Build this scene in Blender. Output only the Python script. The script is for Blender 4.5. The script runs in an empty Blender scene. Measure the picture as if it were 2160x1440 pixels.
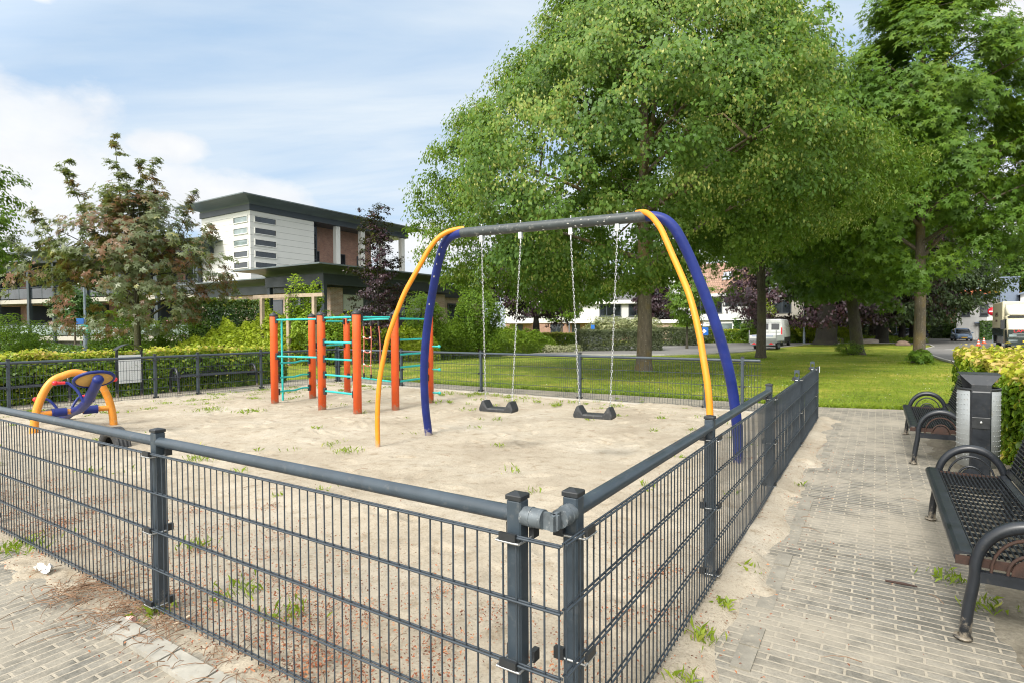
import bpy, bmesh, math, random
import numpy as np
from mathutils import Matrix, Vector
rng = np.random.default_rng(11); random.seed(5)
C = bpy.context.scene.collection
PI = math.pi
R = math.radians
# ---------------------------------------------------------------- materials
def newmat(name):
    m = bpy.data.materials.new(name); m.use_nodes = True
    nt = m.node_tree; b = nt.nodes['Principled BSDF']
    return m, nt, b
def setin(b, k, v):
    if k in b.inputs: b.inputs[k].default_value = v
def ramp(nt, stops, fac=None):
    r = nt.nodes.new('ShaderNodeValToRGB')
    e = r.color_ramp.elements
    while len(e) < len(stops): e.new(0.5)
    for i, (p, c) in enumerate(stops):
        e[i].position = p; e[i].color = (c[0], c[1], c[2], 1)
    if fac is not None: nt.links.new(fac, r.inputs['Fac'])
    return r
def noise(nt, scale, detail=4, rough=.55, vec=None, dist=0):
    n = nt.nodes.new('ShaderNodeTexNoise'); n.inputs['Scale'].default_value = scale
    n.inputs['Detail'].default_value = detail; n.inputs['Roughness'].default_value = rough
    n.inputs['Distortion'].default_value = dist
    if vec is not None: nt.links.new(vec, n.inputs['Vector'])
    return n
def objco(nt):
    return nt.nodes.new('ShaderNodeTexCoord').outputs['Object']
def geopos(nt):
    return nt.nodes.new('ShaderNodeNewGeometry').outputs['Position']
def mapping(nt, vec, scale=(1,1,1), rot=(0,0,0), loc=(0,0,0)):
    m = nt.nodes.new('ShaderNodeMapping'); nt.links.new(vec, m.inputs['Vector'])
    m.inputs['Scale'].default_value = scale; m.inputs['Rotation'].default_value = rot; m.inputs['Location'].default_value = loc
    return m.outputs['Vector']
def bump(nt, h, strength=.3, dist=.01, b=None, prev=None):
    n = nt.nodes.new('ShaderNodeBump'); n.inputs['Strength'].default_value = strength; n.inputs['Distance'].default_value = dist
    nt.links.new(h, n.inputs['Height'])
    if prev is not None: nt.links.new(prev, n.inputs['Normal'])
    if b is not None: nt.links.new(n.outputs['Normal'], b.inputs['Normal'])
    return n.outputs['Normal']
def mixc(nt, fac, a, b, mode='MIX'):
    m = nt.nodes.new('ShaderNodeMix'); m.data_type = 'RGBA'; m.blend_type = mode
    for s, v in ((m.inputs[0], fac), (m.inputs[6], a), (m.inputs[7], b)):
        if isinstance(v, (int, float)): s.default_value = v
        elif isinstance(v, tuple): s.default_value = (v[0], v[1], v[2], 1)
        else: nt.links.new(v, s)
    return m.outputs[2]
def math_(nt, op, a, b=None, clamp=False):
    m = nt.nodes.new('ShaderNodeMath'); m.operation = op; m.use_clamp = clamp
    for s, v in ((m.inputs[0], a), (m.inputs[1], b)):
        if v is None: continue
        if isinstance(v, (int, float)): s.default_value = v
        else: nt.links.new(v, s)
    return m.outputs[0]
def paint(name, col, rough=.45, var=.12, scale=6, metal=0, dirt=None, dirtamt=.5, spec=.5, bumpy=0, world=False, foot=0):
    """paint or metal with slight wear; dirt = colour of stains that have a shape of their own"""
    m, nt, b = newmat(name)
    v = geopos(nt) if world else objco(nt)
    n = noise(nt, scale, 5, .6, v)
    lo = tuple(c*(1-var) for c in col); hi = tuple(min(1, c*(1+var)) for c in col)
    c = ramp(nt, [(.3, lo), (.7, hi)], n.outputs['Fac']).outputs['Color']
    if dirt:
        n2 = noise(nt, scale*3, 6, .7, v)
        f = ramp(nt, [(.56, (0,0,0)), (.68, (dirtamt,)*3)], n2.outputs['Fac']).outputs['Color']
        c = mixc(nt, f, c, dirt)
    if foot:                                                    # sand and splash dirt clinging to the foot
        sp_ = nt.nodes.new('ShaderNodeSeparateXYZ'); nt.links.new(v, sp_.inputs[0]); n4 = noise(nt, 22, 5, .7, v)
        lv = math_(nt, 'ADD', math_(nt, 'MULTIPLY', math_(nt, 'SUBTRACT', foot, sp_.outputs[2]), 6/foot*.12), math_(nt, 'MULTIPLY', math_(nt, 'SUBTRACT', n4.outputs['Fac'], .5), 3.2))
        c = mixc(nt, ramp(nt, [(.15, (0,0,0)), (.75, (.75,)*3)], lv).outputs['Color'], c, (.34,.29,.22))
    nt.links.new(c, b.inputs['Base Color'])
    b.inputs['Roughness'].default_value = rough; b.inputs['Metallic'].default_value = metal
    setin(b, 'Specular IOR Level', spec)
    rr = ramp(nt, [(.3, (rough*.8,)*3), (.7, (min(1, rough*1.2),)*3)], n.outputs['Fac'])
    nt.links.new(rr.outputs['Color'], b.inputs['Roughness'])
    if bumpy:
        n3 = noise(nt, scale*12, 4, .6, v); bump(nt, n3.outputs['Fac'], bumpy, .004, b)
    return m
def leafmat(name, stops, trans=.35, rough=.5):
    """foliage: per-leaf natural colour variation from the 'tint' attribute, light shining through"""
    m, nt, b = newmat(name)
    a = nt.nodes.new('ShaderNodeAttribute'); a.attribute_name = 'tint'
    r = ramp(nt, stops, a.outputs['Fac'])
    nt.links.new(r.outputs['Color'], b.inputs['Base Color'])
    b.inputs['Roughness'].default_value = rough
    setin(b, 'Specular IOR Level', .35)
    t = nt.nodes.new('ShaderNodeBsdfTranslucent')
    g = mixc(nt, .35, r.outputs['Color'], (.35, .5, .03), 'MIX')
    nt.links.new(g, t.inputs['Color'])
    mx = nt.nodes.new('ShaderNodeMixShader'); mx.inputs[0].default_value = trans
    nt.links.new(b.outputs[0], mx.inputs[1]); nt.links.new(t.outputs[0], mx.inputs[2])
    nt.links.new(mx.outputs[0], nt.nodes['Material Output'].inputs['Surface'])
    return m
def brickmat(name, c1, c2, mortar, bw=.22, bh=.065, gap=.012, axis='xz', rough=.85):
    m, nt, b = newmat(name)
    v = objco(nt)
    sep = nt.nodes.new('ShaderNodeSeparateXYZ'); nt.links.new(v, sep.inputs[0])
    cmb = nt.nodes.new('ShaderNodeCombineXYZ')
    nt.links.new(math_(nt, 'ADD', sep.outputs[0], sep.outputs[1]), cmb.inputs[0]); nt.links.new(sep.outputs[2], cmb.inputs[1])
    br = nt.nodes.new('ShaderNodeTexBrick'); nt.links.new(cmb.outputs[0], br.inputs['Vector'])
    br.inputs['Scale'].default_value = 1; br.inputs['Brick Width'].default_value = bw; br.inputs['Row Height'].default_value = bh
    br.inputs['Mortar Size'].default_value = gap; br.inputs['Bias'].default_value = 0
    br.inputs['Color1'].default_value = (*c1, 1); br.inputs['Color2'].default_value = (*c2, 1); br.inputs['Mortar'].default_value = (*mortar, 1)
    n = noise(nt, 3, 5, .6, v)
    c = mixc(nt, .45, br.outputs['Color'], ramp(nt, [(.3, (.55,.55,.55)), (.7, (1.35,1.3,1.25))], n.outputs['Fac']).outputs['Color'], 'MULTIPLY')
    nt.links.new(c, b.inputs['Base Color']); b.inputs['Roughness'].default_value = rough
    bump(nt, br.outputs['Fac'], -.4, .01, b)
    return m
def glassmat(name, col=(.02,.025,.03), rough=.04):
    m, nt, b = newmat(name)
    n = noise(nt, .7, 3, .5, geopos(nt))
    nt.links.new(ramp(nt, [(.35, tuple(c*.5 for c in col)), (.7, tuple(c*1.8 for c in col))], n.outputs['Fac']).outputs['Color'], b.inputs['Base Color'])
    b.inputs['Roughness'].default_value = rough; setin(b, 'Specular IOR Level', .8)
    return m
# ---------------------------------------------------------------- mesh builder
class MB:
    def __init__(s): s.v = []; s.f = []; s.m = []; s.k = 0; s.sm = []
    def mat(s, k): s.k = k; return s
    def add(s, vs, fs, smooth=False):
        o = len(s.v); s.v += [tuple(map(float, p)) for p in vs]
        for f in fs: s.f.append(tuple(i+o for i in f)); s.m.append(s.k); s.sm.append(smooth)
        return s
    def box(s, x, y, z):
        (a, b), (c, d), (e, f) = x, y, z
        return s.add([(a,c,e),(b,c,e),(b,d,e),(a,d,e),(a,c,f),(b,c,f),(b,d,f),(a,d,f)],
                     [(3,2,1,0),(4,5,6,7),(0,1,5,4),(1,2,6,5),(2,3,7,6),(3,0,4,7)])
    def bbox(s, x, y, z, r=.006):
        """box with chamfered vertical edges and top"""
        (a, b), (c, d), (e, f) = x, y, z
        def ring(zz, q, o):
            a_, b_, c_, d_ = a+o, b-o, c+o, d-o
            return [(a_+q,c_,zz),(b_-q,c_,zz),(b_,c_+q,zz),(b_,d_-q,zz),(b_-q,d_,zz),(a_+q,d_,zz),(a_,d_-q,zz),(a_,c_+q,zz)]
        vs = ring(e, r, 0)+ring(f-r, r, 0)+ring(f, r*.6, r*.7)
        fs = [tuple(range(7,-1,-1))]
        for l in (0, 8):
            for i in range(8): fs.append((l+i, l+(i+1) % 8, l+8+(i+1) % 8, l+8+i))
        fs.append(tuple(range(16, 24)))
        return s.add(vs, fs)
    def quad(s, *p): return s.add(p, [tuple(range(len(p)))])
    def prism(s, pts, d):
        """polygon pts (3d, planar) pushed along vector d"""
        n = len(pts); d = np.array(d, float); p = [np.array(q, float) for q in pts]
        return s.add(p+[q+d for q in p], [tuple(range(n-1,-1,-1)), tuple(range(n, 2*n))]+[(i, (i+1) % n, n+(i+1) % n, n+i) for i in range(n)])
    def tube(s, pts, r, n=10, cap=True, smooth=True, closed=False):
        P = [np.array(p, float) for p in pts]; k = len(P)
        rr = r if hasattr(r, '__len__') else [r]*k
        T = []
        for i in range(k):
            a = P[(i-1) % k] if (i > 0 or closed) else P[i]; b = P[(i+1) % k] if (i < k-1 or closed) else P[i]
            t = b-a; T.append(t/(np.linalg.norm(t)+1e-12))
        ref = np.array([0,0,1.]) if abs(T[0][2]) < .9 else np.array([1.,0,0])
        u = np.cross(T[0], ref); u /= np.linalg.norm(u)
        vs = []
        for i in range(k):
            u = u-T[i]*(u@T[i]); u /= np.linalg.norm(u)+1e-12; w = np.cross(T[i], u)
            for j in range(n):
                a = 2*PI*j/n; vs.append(P[i]+rr[i]*(math.cos(a)*u+math.sin(a)*w))
        fs = []
        for i in range(k if closed else k-1):
            for j in range(n):
                i2 = (i+1) % k
                fs.append((i*n+j, i*n+(j+1) % n, i2*n+(j+1) % n, i2*n+j))
        s.add(vs, fs, smooth)
        if cap and not closed: s.add(vs[:n], [tuple(range(n-1,-1,-1))]); s.add(vs[-n:], [tuple(range(n))])
        return s
    def lathe(s, prof, c=(0,0,0), n=20, smooth=True, a0=0, a1=2*PI, sx=1, sy=1):
        full = abs(a1-a0-2*PI) < 1e-6; m = n if full else n+1
        vs = [(c[0]+sx*r*math.cos(a0+(a1-a0)*j/n), c[1]+sy*r*math.sin(a0+(a1-a0)*j/n), c[2]+z) for r, z in prof for j in range(m)]
        fs = [(i*m+j, i*m+(j+1) % m, (i+1)*m+(j+1) % m, (i+1)*m+j) for i in range(len(prof)-1) for j in range(n)]
        return s.add(vs, fs, smooth)
    def sphere(s, c, r, n=10, sc=(1,1,1)):
        k = n//2
        vs = [(c[0]+sc[0]*r*math.sin(PI*i/k)*math.cos(2*PI*j/n), c[1]+sc[1]*r*math.sin(PI*i/k)*math.sin(2*PI*j/n), c[2]-sc[2]*r*math.cos(PI*i/k)) for i in range(k+1) for j in range(n)]
        return s.add(vs, [(i*n+j, i*n+(j+1) % n, (i+1)*n+(j+1) % n, (i+1)*n+j) for i in range(k) for j in range(n)], True)
    def xform(s, M):
        s.v = [tuple(M @ Vector(p)) for p in s.v]; return s
    def build(s, name, mat, parent=None, loc=None):
        me = bpy.data.meshes.new(name); me.from_pydata(s.v, [], s.f); me.update()
        for m in (mat if isinstance(mat, (list, tuple)) else [mat]): me.materials.append(m)
        me.polygons.foreach_set('material_index', s.m); me.polygons.foreach_set('use_smooth', s.sm)
        o = bpy.data.objects.new(name, me); C.objects.link(o)
        if parent is not None: o.parent = parent
        if loc is not None: o.location = loc
        return o
def tag(o, label=None, cat=None, group=None, kind=None):
    if label: o['label'] = label
    if cat: o['category'] = cat
    if group: o['group'] = group
    if kind: o['kind'] = kind
    return o
def thing(name, label, cat, loc=(0,0,0), rz=0, group=None):
    o = bpy.data.objects.new(name, None); C.objects.link(o); o.location = loc; o.rotation_euler = (0, 0, rz)
    o.empty_display_size = .2
    return tag(o, label, cat, group)
def copy_tree(o, parent=None, table=None):
    table = table if table is not None else kids()
    c = o.copy(); C.objects.link(c)
    if parent is not None: c.parent = parent
    for ch in table.get(o, []): copy_tree(ch, c, table)
    return c
def kids():
    t = {}
    for o in bpy.data.objects:
        if o.parent: t.setdefault(o.parent, []).append(o)
    return t
def fastmesh(name, V, nper, faces, mat, parent=None, tint=None, smooth=False):
    """V (n, nper, 3); faces: list of index tuples inside one piece (all same length)"""
    n = V.shape[0]; me = bpy.data.meshes.new(name)
    me.vertices.add(n*nper); me.vertices.foreach_set('co', np.ascontiguousarray(V, dtype=np.float32).reshape(-1))
    F = np.array(faces, dtype=np.int32); nf, fl = F.shape
    idx = (np.arange(n, dtype=np.int32)[:, None, None]*nper+F[None]).reshape(-1)
    me.loops.add(len(idx)); me.loops.foreach_set('vertex_index', idx)
    me.polygons.add(n*nf); me.polygons.foreach_set('loop_start', np.arange(n*nf, dtype=np.int32)*fl)
    if smooth: me.polygons.foreach_set('use_smooth', np.ones(n*nf, bool))
    me.update(calc_edges=True); me.validate()
    if tint is not None:
        a = me.attributes.new('tint', 'FLOAT', 'POINT'); a.data.foreach_set('value', np.repeat(tint.astype(np.float32), nper))
    me.materials.append(mat)
    o = bpy.data.objects.new(name, me); C.objects.link(o)
    if parent is not None: o.parent = parent
    return o
def unit(a): return a/(np.linalg.norm(a, axis=-1, keepdims=True)+1e-9)
def leaves(name, P, N, size, tint, mat, parent=None, shape='oval', width=.6, D=None):
    """one leaf per point: P position, N leaf normal, D direction of the midrib (random if None)"""
    n = len(P); N = unit(N)
    if D is None: D = rng.normal(size=(n, 3)); D[:, 2] -= .5
    U = unit(D-N*(D*N).sum(1, keepdims=True)); W = np.cross(N, U); s = size[:, None]
    if shape == 'oval':
        f = s*.12
        V = np.stack([P-U*s*.5, P+W*s*width*.5+N*f, P+U*s*.5-N*f*.8, P-W*s*width*.5+N*f], 1)
        return fastmesh(name, V, 4, [(0,1,2,3)], mat, parent, tint)
    if shape == 'hex':
        f = s*.13; w = width*.5
        V = np.stack([P-U*s*.5, P-U*s*.2+W*s*w+N*f, P+U*s*.2+W*s*w*.85+N*f, P+U*s*.55-N*f*.9, P+U*s*.2-W*s*w*.85+N*f, P-U*s*.2-W*s*w+N*f], 1)
        return fastmesh(name, V, 6, [(0,1,2,3),(0,3,4,5)], mat, parent, tint)
    if shape == 'star':
        B = P-U*s*.2
        def lobe(a, l):
            d = U*math.cos(a)+W*math.sin(a); e = -U*math.sin(a)+W*math.cos(a)
            return [B+d*s*l*.48+e*s*.19*l, B+d*s*l-N*s*.12, B+d*s*l*.48-e*s*.19*l]
        V = np.stack([B]+lobe(0, 1)+lobe(.95, .88)+lobe(-.95, .88)+lobe(1.95, .6)+lobe(-1.95, .6), 1)
        return fastmesh(name, V, 16, [(0,3,2,1),(0,6,5,4),(0,9,8,7),(0,12,11,10),(0,15,14,13)], mat, parent, tint)
def tint_of(P, sc, spread=.13, base=.45, amp=.25):
    """slow clumpwise variation plus leaf to leaf variation"""
    k = rng.normal(size=(5, 3))*sc; ph = rng.uniform(0, 6.28, 5)
    t = sum(np.sin(P@k[i]+ph[i]) for i in range(5))/5
    return np.clip(base+amp*t+rng.normal(size=len(P))*spread, 0, 1)
# ---------------------------------------------------------------- terrain: the street lies a little lower than the playground
def hz(y):
    t = np.clip((np.asarray(y, float)-18)/26, 0, 1); return -.45*t*t*(3-2*t)
HZ = lambda y: float(hz(y))
aR, aL = R(57.42), R(-32.54)
dR = np.array([math.cos(aR), math.sin(aR)]); dL = np.array([math.cos(aL), math.sin(aL)])
K = np.array([.11, 1.62])                                     # where the two near fences meet
def st(s, t): return K+s*dR+t*dL                               # s along the path, t to its right
# ---------------------------------------------------------------- shared materials
M = {}
M['fence'] = paint('fence_paint', (.035,.049,.063), .36, .18, 9, dirt=(.14,.14,.135), dirtamt=.3, foot=.10)
M['fence_dark'] = paint('fence_wire_paint', (.033,.044,.056), .42, .15, 9)
M['blackplastic'] = paint('black_plastic', (.018,.02,.022), .45, .2, 12)
M['steel'] = paint('galvanised_steel', (.55,.56,.56), .35, .15, 30, metal=.85)
M['blue'] = paint('blue_paint', (.012,.024,.150), .42, .22, 5, spec=.3, dirt=(.06,.06,.16), dirtamt=.3, foot=.12)
M['yellow'] = paint('yellow_paint', (.70,.235,.006), .5, .06, 5, dirt=(.5,.26,.07), dirtamt=.45, foot=.10)
M['arch'] = paint('orange_yellow_paint', (.66,.25,.025), .45, .08, 6, dirt=(.55,.4,.25), dirtamt=.5)
M['orange'] = paint('orange_paint', (.68,.095,.016), .42, .10, 5, dirt=(.5,.12,.06), dirtamt=.5, foot=.14)
M['teal'] = paint('teal_paint', (.02,.40,.37), .38, .12, 8)
M['red'] = paint('red_plastic', (.62,.02,.03), .35, .1, 8)
M['rubber'] = paint('rubber', (.022,.024,.026), .6, .25, 14, dirt=(.18,.16,.13), dirtamt=.35, bumpy=.3)
M['bench'] = paint('bench_black_paint', (.014,.017,.022), .36, .3, 10, dirt=(.05,.045,.04), dirtamt=.4, foot=.10)
M['rust'] = paint('rusty_steel', (.040,.020,.014), .8, .4, 25, dirt=(.05,.025,.015), dirtamt=.6, bumpy=.4)
M['alu'] = paint('pressed_aluminium', (.29,.31,.315), .42, .08, 5, metal=.3, dirt=(.26,.23,.17), dirtamt=.45)
M['dark'] = paint('anthracite_fascia', (.036,.048,.058), .42, .12, 1.5, world=True)
M['white'] = paint('white_cladding', (.58,.58,.55), .6, .04, .6, world=True)
M['render'] = paint('white_painted_wall', (.60,.60,.59), .75, .05, .5, world=True)
M['cream'] = paint('pale_concrete', (.37,.35,.31), .8, .08, 2, dirt=(.34,.3,.25), dirtamt=.5, world=True)
M['brown'] = brickmat('brown_brick', (.30,.19,.13), (.42,.29,.20), (.42,.38,.33))
M['redbrick'] = brickmat('red_brick', (.30,.13,.085), (.38,.19,.13), (.30,.25,.22))
M['plinth'] = brickmat('dark_brick', (.06,.055,.055), (.09,.08,.08), (.1,.1,.1))
M['glass'] = glassmat('window_glass'); M['glass2'] = glassmat('pale_window_glass', (.16,.20,.20), .08)
M['frame'] = paint('grey_window_frame', (.045,.055,.066), .45, .1, 5)
M['whiteframe'] = paint('white_frame', (.8,.8,.79), .5, .04, 5)
M['blind'] = paint('roller_blind', (.5,.54,.48), .8, .06, 3)
M['wood'] = paint('weathered_wood', (.33,.26,.2), .8, .2, 8, bumpy=.4)
M['tyre'] = M['rubber']
M['hubs'] = paint('wheel_rim', (.4,.41,.42), .4, .1, 10, metal=.6)
M['bark'] = None
def barkmat(name, a, b_, moss, sc=(6,6,1.2), mossamt=.6, lichen=(.42,.42,.36)):
    m, nt, b = newmat(name); v = geopos(nt); mv = mapping(nt, v, sc)
    n = noise(nt, 3, 6, .65, mv); c = ramp(nt, [(.32, a), (.68, b_)], n.outputs['Fac']).outputs['Color']
    n2 = noise(nt, 1.3, 5, .6, v)
    c = mixc(nt, ramp(nt, [(.48, (0,0,0)), (.62, (mossamt,)*3)], n2.outputs['Fac']).outputs['Color'], c, moss)
    n3 = noise(nt, 22, 3, .6, v)
    c = mixc(nt, ramp(nt, [(.64, (0,0,0)), (.7, (.7,)*3)], n3.outputs['Fac']).outputs['Color'], c, lichen)
    nt.links.new(c, b.inputs['Base Color']); b.inputs['Roughness'].default_value = .9
    bump(nt, n.outputs['Fac'], .8, .03, b)
    return m
M['bark'] = barkmat('lichen_bark', (.060,.050,.034), (.145,.12,.085), (.17,.12,.025), mossamt=.55)
M['bark2'] = barkmat('mossy_bark', (.026,.023,.015), (.068,.06,.040), (.06,.065,.015), mossamt=.5, lichen=(.2,.2,.16))
M['barkd'] = barkmat('dark_bark', (.010,.009,.007), (.026,.023,.018), (.04,.045,.02), mossamt=.4, lichen=(.1,.1,.08))
# ================================================================ GROUND
def grassmat():
    m, nt, b = newmat('mown_grass'); v = geopos(nt)
    n1 = noise(nt, .55, 5, .6, v); n2 = noise(nt, 5, 5, .65, v); n3 = noise(nt, 45, 4, .7, v)
    c = ramp(nt, [(.32, (.095,.155,.014)), (.5, (.19,.24,.024)), (.66, (.34,.32,.06))], n1.outputs['Fac']).outputs['Color']
    c = mixc(nt, .6, c, ramp(nt, [(.28, (.45,.5,.4)), (.72, (1.45,1.4,1.3))], n2.outputs['Fac']).outputs['Color'], 'MULTIPLY')
    c = mixc(nt, .75, c, ramp(nt, [(.3, (.45,.45,.4)), (.7, (1.6,1.55,1.5))], n3.outputs['Fac']).outputs['Color'], 'MULTIPLY')
    n4 = noise(nt, 1.6, 6, .75, v)
    c = mixc(nt, ramp(nt, [(.63, (0,0,0)), (.74, (.6,)*3)], n4.outputs['Fac']).outputs['Color'], c, (.10,.085,.05))
    nt.links.new(c, b.inputs['Base Color']); b.inputs['Roughness'].default_value = .85; setin(b, 'Specular IOR Level', .2)
    bump(nt, n3.outputs['Fac'], .8, .04, b)
    return m
def sandmat():
    m, nt, b = newmat('play_sand'); v = geopos(nt)
    n1 = noise(nt, .8, 6, .62, v); n2 = noise(nt, 7, 6, .7, v); n3 = noise(nt, 60, 4, .7, v); n4 = noise(nt, 260, 2, .5, v)
    c = ramp(nt, [(.28, (.265,.226,.172)), (.5, (.35,.308,.242)), (.72, (.40,.362,.298))], n1.outputs['Fac']).outputs['Color']
    c = mixc(nt, .72, c, ramp(nt, [(.31, (.60,.52,.42)), (.44, (.96,.95,.93)), (.75, (1.18,1.18,1.18))], n2.outputs['Fac']).outputs['Color'], 'MULTIPLY')
    c = mixc(nt, .5, c, ramp(nt, [(.33, (.42,.37,.31)), (.44, (1,1,1)), (.7, (1.18,1.18,1.18))], n3.outputs['Fac']).outputs['Color'], 'MULTIPLY')
    # crumbs of dark earth and bark in the sand
    n5 = noise(nt, 34, 3, .6, v); n6 = noise(nt, 1.1, 3, .5, v)
    f = math_(nt, 'MULTIPLY', ramp(nt, [(.63, (0,0,0)), (.68, (1,1,1))], n5.outputs['Fac']).outputs['Color'], ramp(nt, [(.42, (.1,.1,.1)), (.62, (.8,.8,.8))], n6.outputs['Fac']).outputs['Color'])
    c = mixc(nt, f, c, (.20,.13,.08))
    nt.links.new(c, b.inputs['Base Color']); b.inputs['Roughness'].default_value = .95; setin(b, 'Specular IOR Level', .1)
    p = bump(nt, n2.outputs['Fac'], .5, .03); p = bump(nt, n3.outputs['Fac'], .6, .012, None, p); bump(nt, n4.outputs['Fac'], .5, .004, b, p)
    return m
def pavemat(name, rot, bw=.20, bh=.0565, offs=(0,0,0), cover=.43):
    m, nt, b = newmat(name); v = geopos(nt)
    mv = mapping(nt, v, rot=(0,0,-rot), loc=offs)
    wob = noise(nt, 9, 2, .5, v)
    wv = nt.nodes.new('ShaderNodeVectorMath'); wv.operation = 'SCALE'; nt.links.new(wob.outputs['Color'], wv.inputs[0]); wv.inputs['Scale'].default_value = .012
    av = nt.nodes.new('ShaderNodeVectorMath'); av.operation = 'ADD'; nt.links.new(mv, av.inputs[0]); nt.links.new(wv.outputs[0], av.inputs[1])
    br = nt.nodes.new('ShaderNodeTexBrick'); nt.links.new(av.outputs[0], br.inputs['Vector'])
    br.inputs['Scale'].default_value = 1; br.inputs['Brick Width'].default_value = bw; br.inputs['Row Height'].default_value = bh
    br.inputs['Mortar Size'].default_value = .0075; br.inputs['Mortar Smooth'].default_value = .35; br.inputs['Bias'].default_value = -.1
    br.inputs['Color1'].default_value = (.115,.112,.098,1); br.inputs['Color2'].default_value = (.195,.189,.168,1); br.inputs['Mortar'].default_value = (.335,.30,.24,1)
    n2 = noise(nt, 75, 4, .75, v); n3 = noise(nt, 1.1, 6, .65, v); n5 = noise(nt, 6, 5, .7, v)
    c = mixc(nt, .7, br.outputs['Color'], ramp(nt, [(.3, (.5,.5,.5)), (.7, (1.42,1.42,1.42))], n2.outputs['Fac']).outputs['Color'], 'MULTIPLY')
    c = mixc(nt, .55, c, ramp(nt, [(.3, (.68,.68,.67)), (.7, (1.22,1.21,1.2))], n5.outputs['Fac']).outputs['Color'], 'MULTIPLY')
    mixn = math_(nt, 'ADD', math_(nt, 'MULTIPLY', n3.outputs['Fac'], .72), math_(nt, 'MULTIPLY', n5.outputs['Fac'], .28))
    f = ramp(nt, [(cover, (.05,)*3), (cover+.10, (.6,)*3), (cover+.2, (.92,)*3)], mixn).outputs['Color']      # sand blown over the bricks
    c = mixc(nt, f, c, mixc(nt, n2.outputs['Fac'], (.26,.235,.185), (.36,.325,.265)))
    nt.links.new(c, b.inputs['Base Color']); b.inputs['Roughness'].default_value = .9; setin(b, 'Specular IOR Level', .2)
    inv = math_(nt, 'SUBTRACT', 1, br.outputs['Fac'])
    hb = math_(nt, 'MULTIPLY', inv, math_(nt, 'SUBTRACT', 1, f))
    p = bump(nt, hb, .7, .008); bump(nt, n2.outputs['Fac'], .5, .004, b, p)
    return m
def asphalt():
    m, nt, b = newmat('worn_asphalt'); v = geopos(nt)
    n1 = noise(nt, .5, 5, .6, v); n2 = noise(nt, 9, 5, .7, v)
    c = ramp(nt, [(.3, (.135,.13,.12)), (.7, (.19,.183,.17))], n1.outputs['Fac']).outputs['Color']
    c = mixc(nt, .6, c, ramp(nt, [(.3, (.75,.75,.75)), (.7, (1.2,1.2,1.2))], n2.outputs['Fac']).outputs['Color'], 'MULTIPLY')
    nt.links.new(c, b.inputs['Base Color']); b.inputs['Roughness'].default_value = .9
    bump(nt, n2.outputs['Fac'], .3, .02, b)
    return m
GR, SA = grassmat(), sandmat()
def grid(xs, ys, zf):
    X, Y = np.meshgrid(xs, ys); Z = zf(X, Y); n, m = X.shape
    V = np.stack([X, Y, Z], -1).reshape(-1, 3)
    F = [(i*m+j, i*m+j+1, (i+1)*m+j+1, (i+1)*m+j) for i in range(n-1) for j in range(m-1)]
    mb = MB(); mb.add(V, F, True); return mb
ys = np.concatenate([np.linspace(-60, 14, 8), np.linspace(16, 46, 31), np.linspace(60, 400, 8)])
lawn = grid(np.linspace(-300, 300, 25), ys, lambda x, y: hz(y)-.035-.10*np.clip((15.2-y)/6, 0, 1)*(y < 15.2)).build('lawn', GR); tag(lawn, kind='structure')
# sand bed: fine grid over the fenced quadrilateral, spilling a little over the paving
def sandbed():
    q = [np.array(p) for p in ((.30,1.05), (-11.0,8.35), (-4.92,16.15), (5.30,8.95))]     # near, left, far, right
    n = 330; u, w = np.meshgrid(np.linspace(0, 1, n)**1.15, np.linspace(0, 1, n)**1.15)
    P = (1-u)[..., None]*(1-w)[..., None]*q[0]+u[..., None]*(1-w)[..., None]*q[1]+u[..., None]*w[..., None]*q[2]+(1-u)[..., None]*w[..., None]*q[3]
    X, Y = P[..., 0], P[..., 1]; Z = np.zeros_like(X)
    for sc, am in ((.9,.010), (2.2,.008), (5,.005), (11,.0032), (23,.0018)):
        for _ in range(6):
            k = rng.normal(size=2)*sc; Z += am*np.sin(X*k[0]+Y*k[1]+rng.uniform(0, 6.28))/1.6
    for _ in range(420):                                        # footprints
        c = q[0]*0+np.array([rng.uniform(-8, 4), rng.uniform(2, 14)]); a = rng.uniform(0, 3.14)
        dx, dy = X-c[0], Y-c[1]; l = dx*math.cos(a)+dy*math.sin(a); t = -dx*math.sin(a)+dy*math.cos(a)
        r2 = (l/.13)**2+(t/.055)**2
        Z += np.where(r2 < 6, -.022*np.exp(-r2)+.010*np.exp(-(np.sqrt(r2)-1.5)**2*4), 0)
    for cx, cy in ((-.2,6.9), (.95,6.3)): Z -= .03*np.exp(-(((X-cx)/.5)**2+((Y-cy)/.7)**2))   # scuffed hollows below the swings
    # fall away outside the near fences, with a ragged rim
    rel = P-K; outL = -(rel@dR); outR = rel@dL                  # distance outside each near fence
    rag = .05*np.sin(X*5.1+Y*3)+.04*np.sin(X*11+2*Y)+.025*np.sin(23*X-17*Y)
    o = np.maximum(outL-.05, (outR-.10)*1.5)+rag
    Z -= np.clip((o)/.28, 0, 1.5)*.055; Z = np.maximum(Z, np.where(o > .02, -1, -.028))
    V = np.stack([X, Y, Z+.012], -1).reshape(-1, 3)
    mb = MB(); mb.add(V, [(i*n+j, i*n+j+1, (i+1)*n+j+1, (i+1)*n+j) for i in range(n-1) for j in range(n-1)], True)
    return tag(mb.build('sand', SA), kind='structure')
sandbed()
def sandz(x, y): return .005
def slab(name, pts, z, mat, n=1):
    mb = MB(); mb.add([(p[0], p[1], z) for p in pts], [tuple(range(len(pts)))]); return tag(mb.build(name, mat), kind='structure')
PV1, PV2 = pavemat('grey_paving_across', aL), pavemat('grey_paving_along', aR, cover=.405)
fl = [np.array([-10.45, 8.44]), np.array([-4.87, 15.8]), np.array([4.15, 9.86])]
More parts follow.
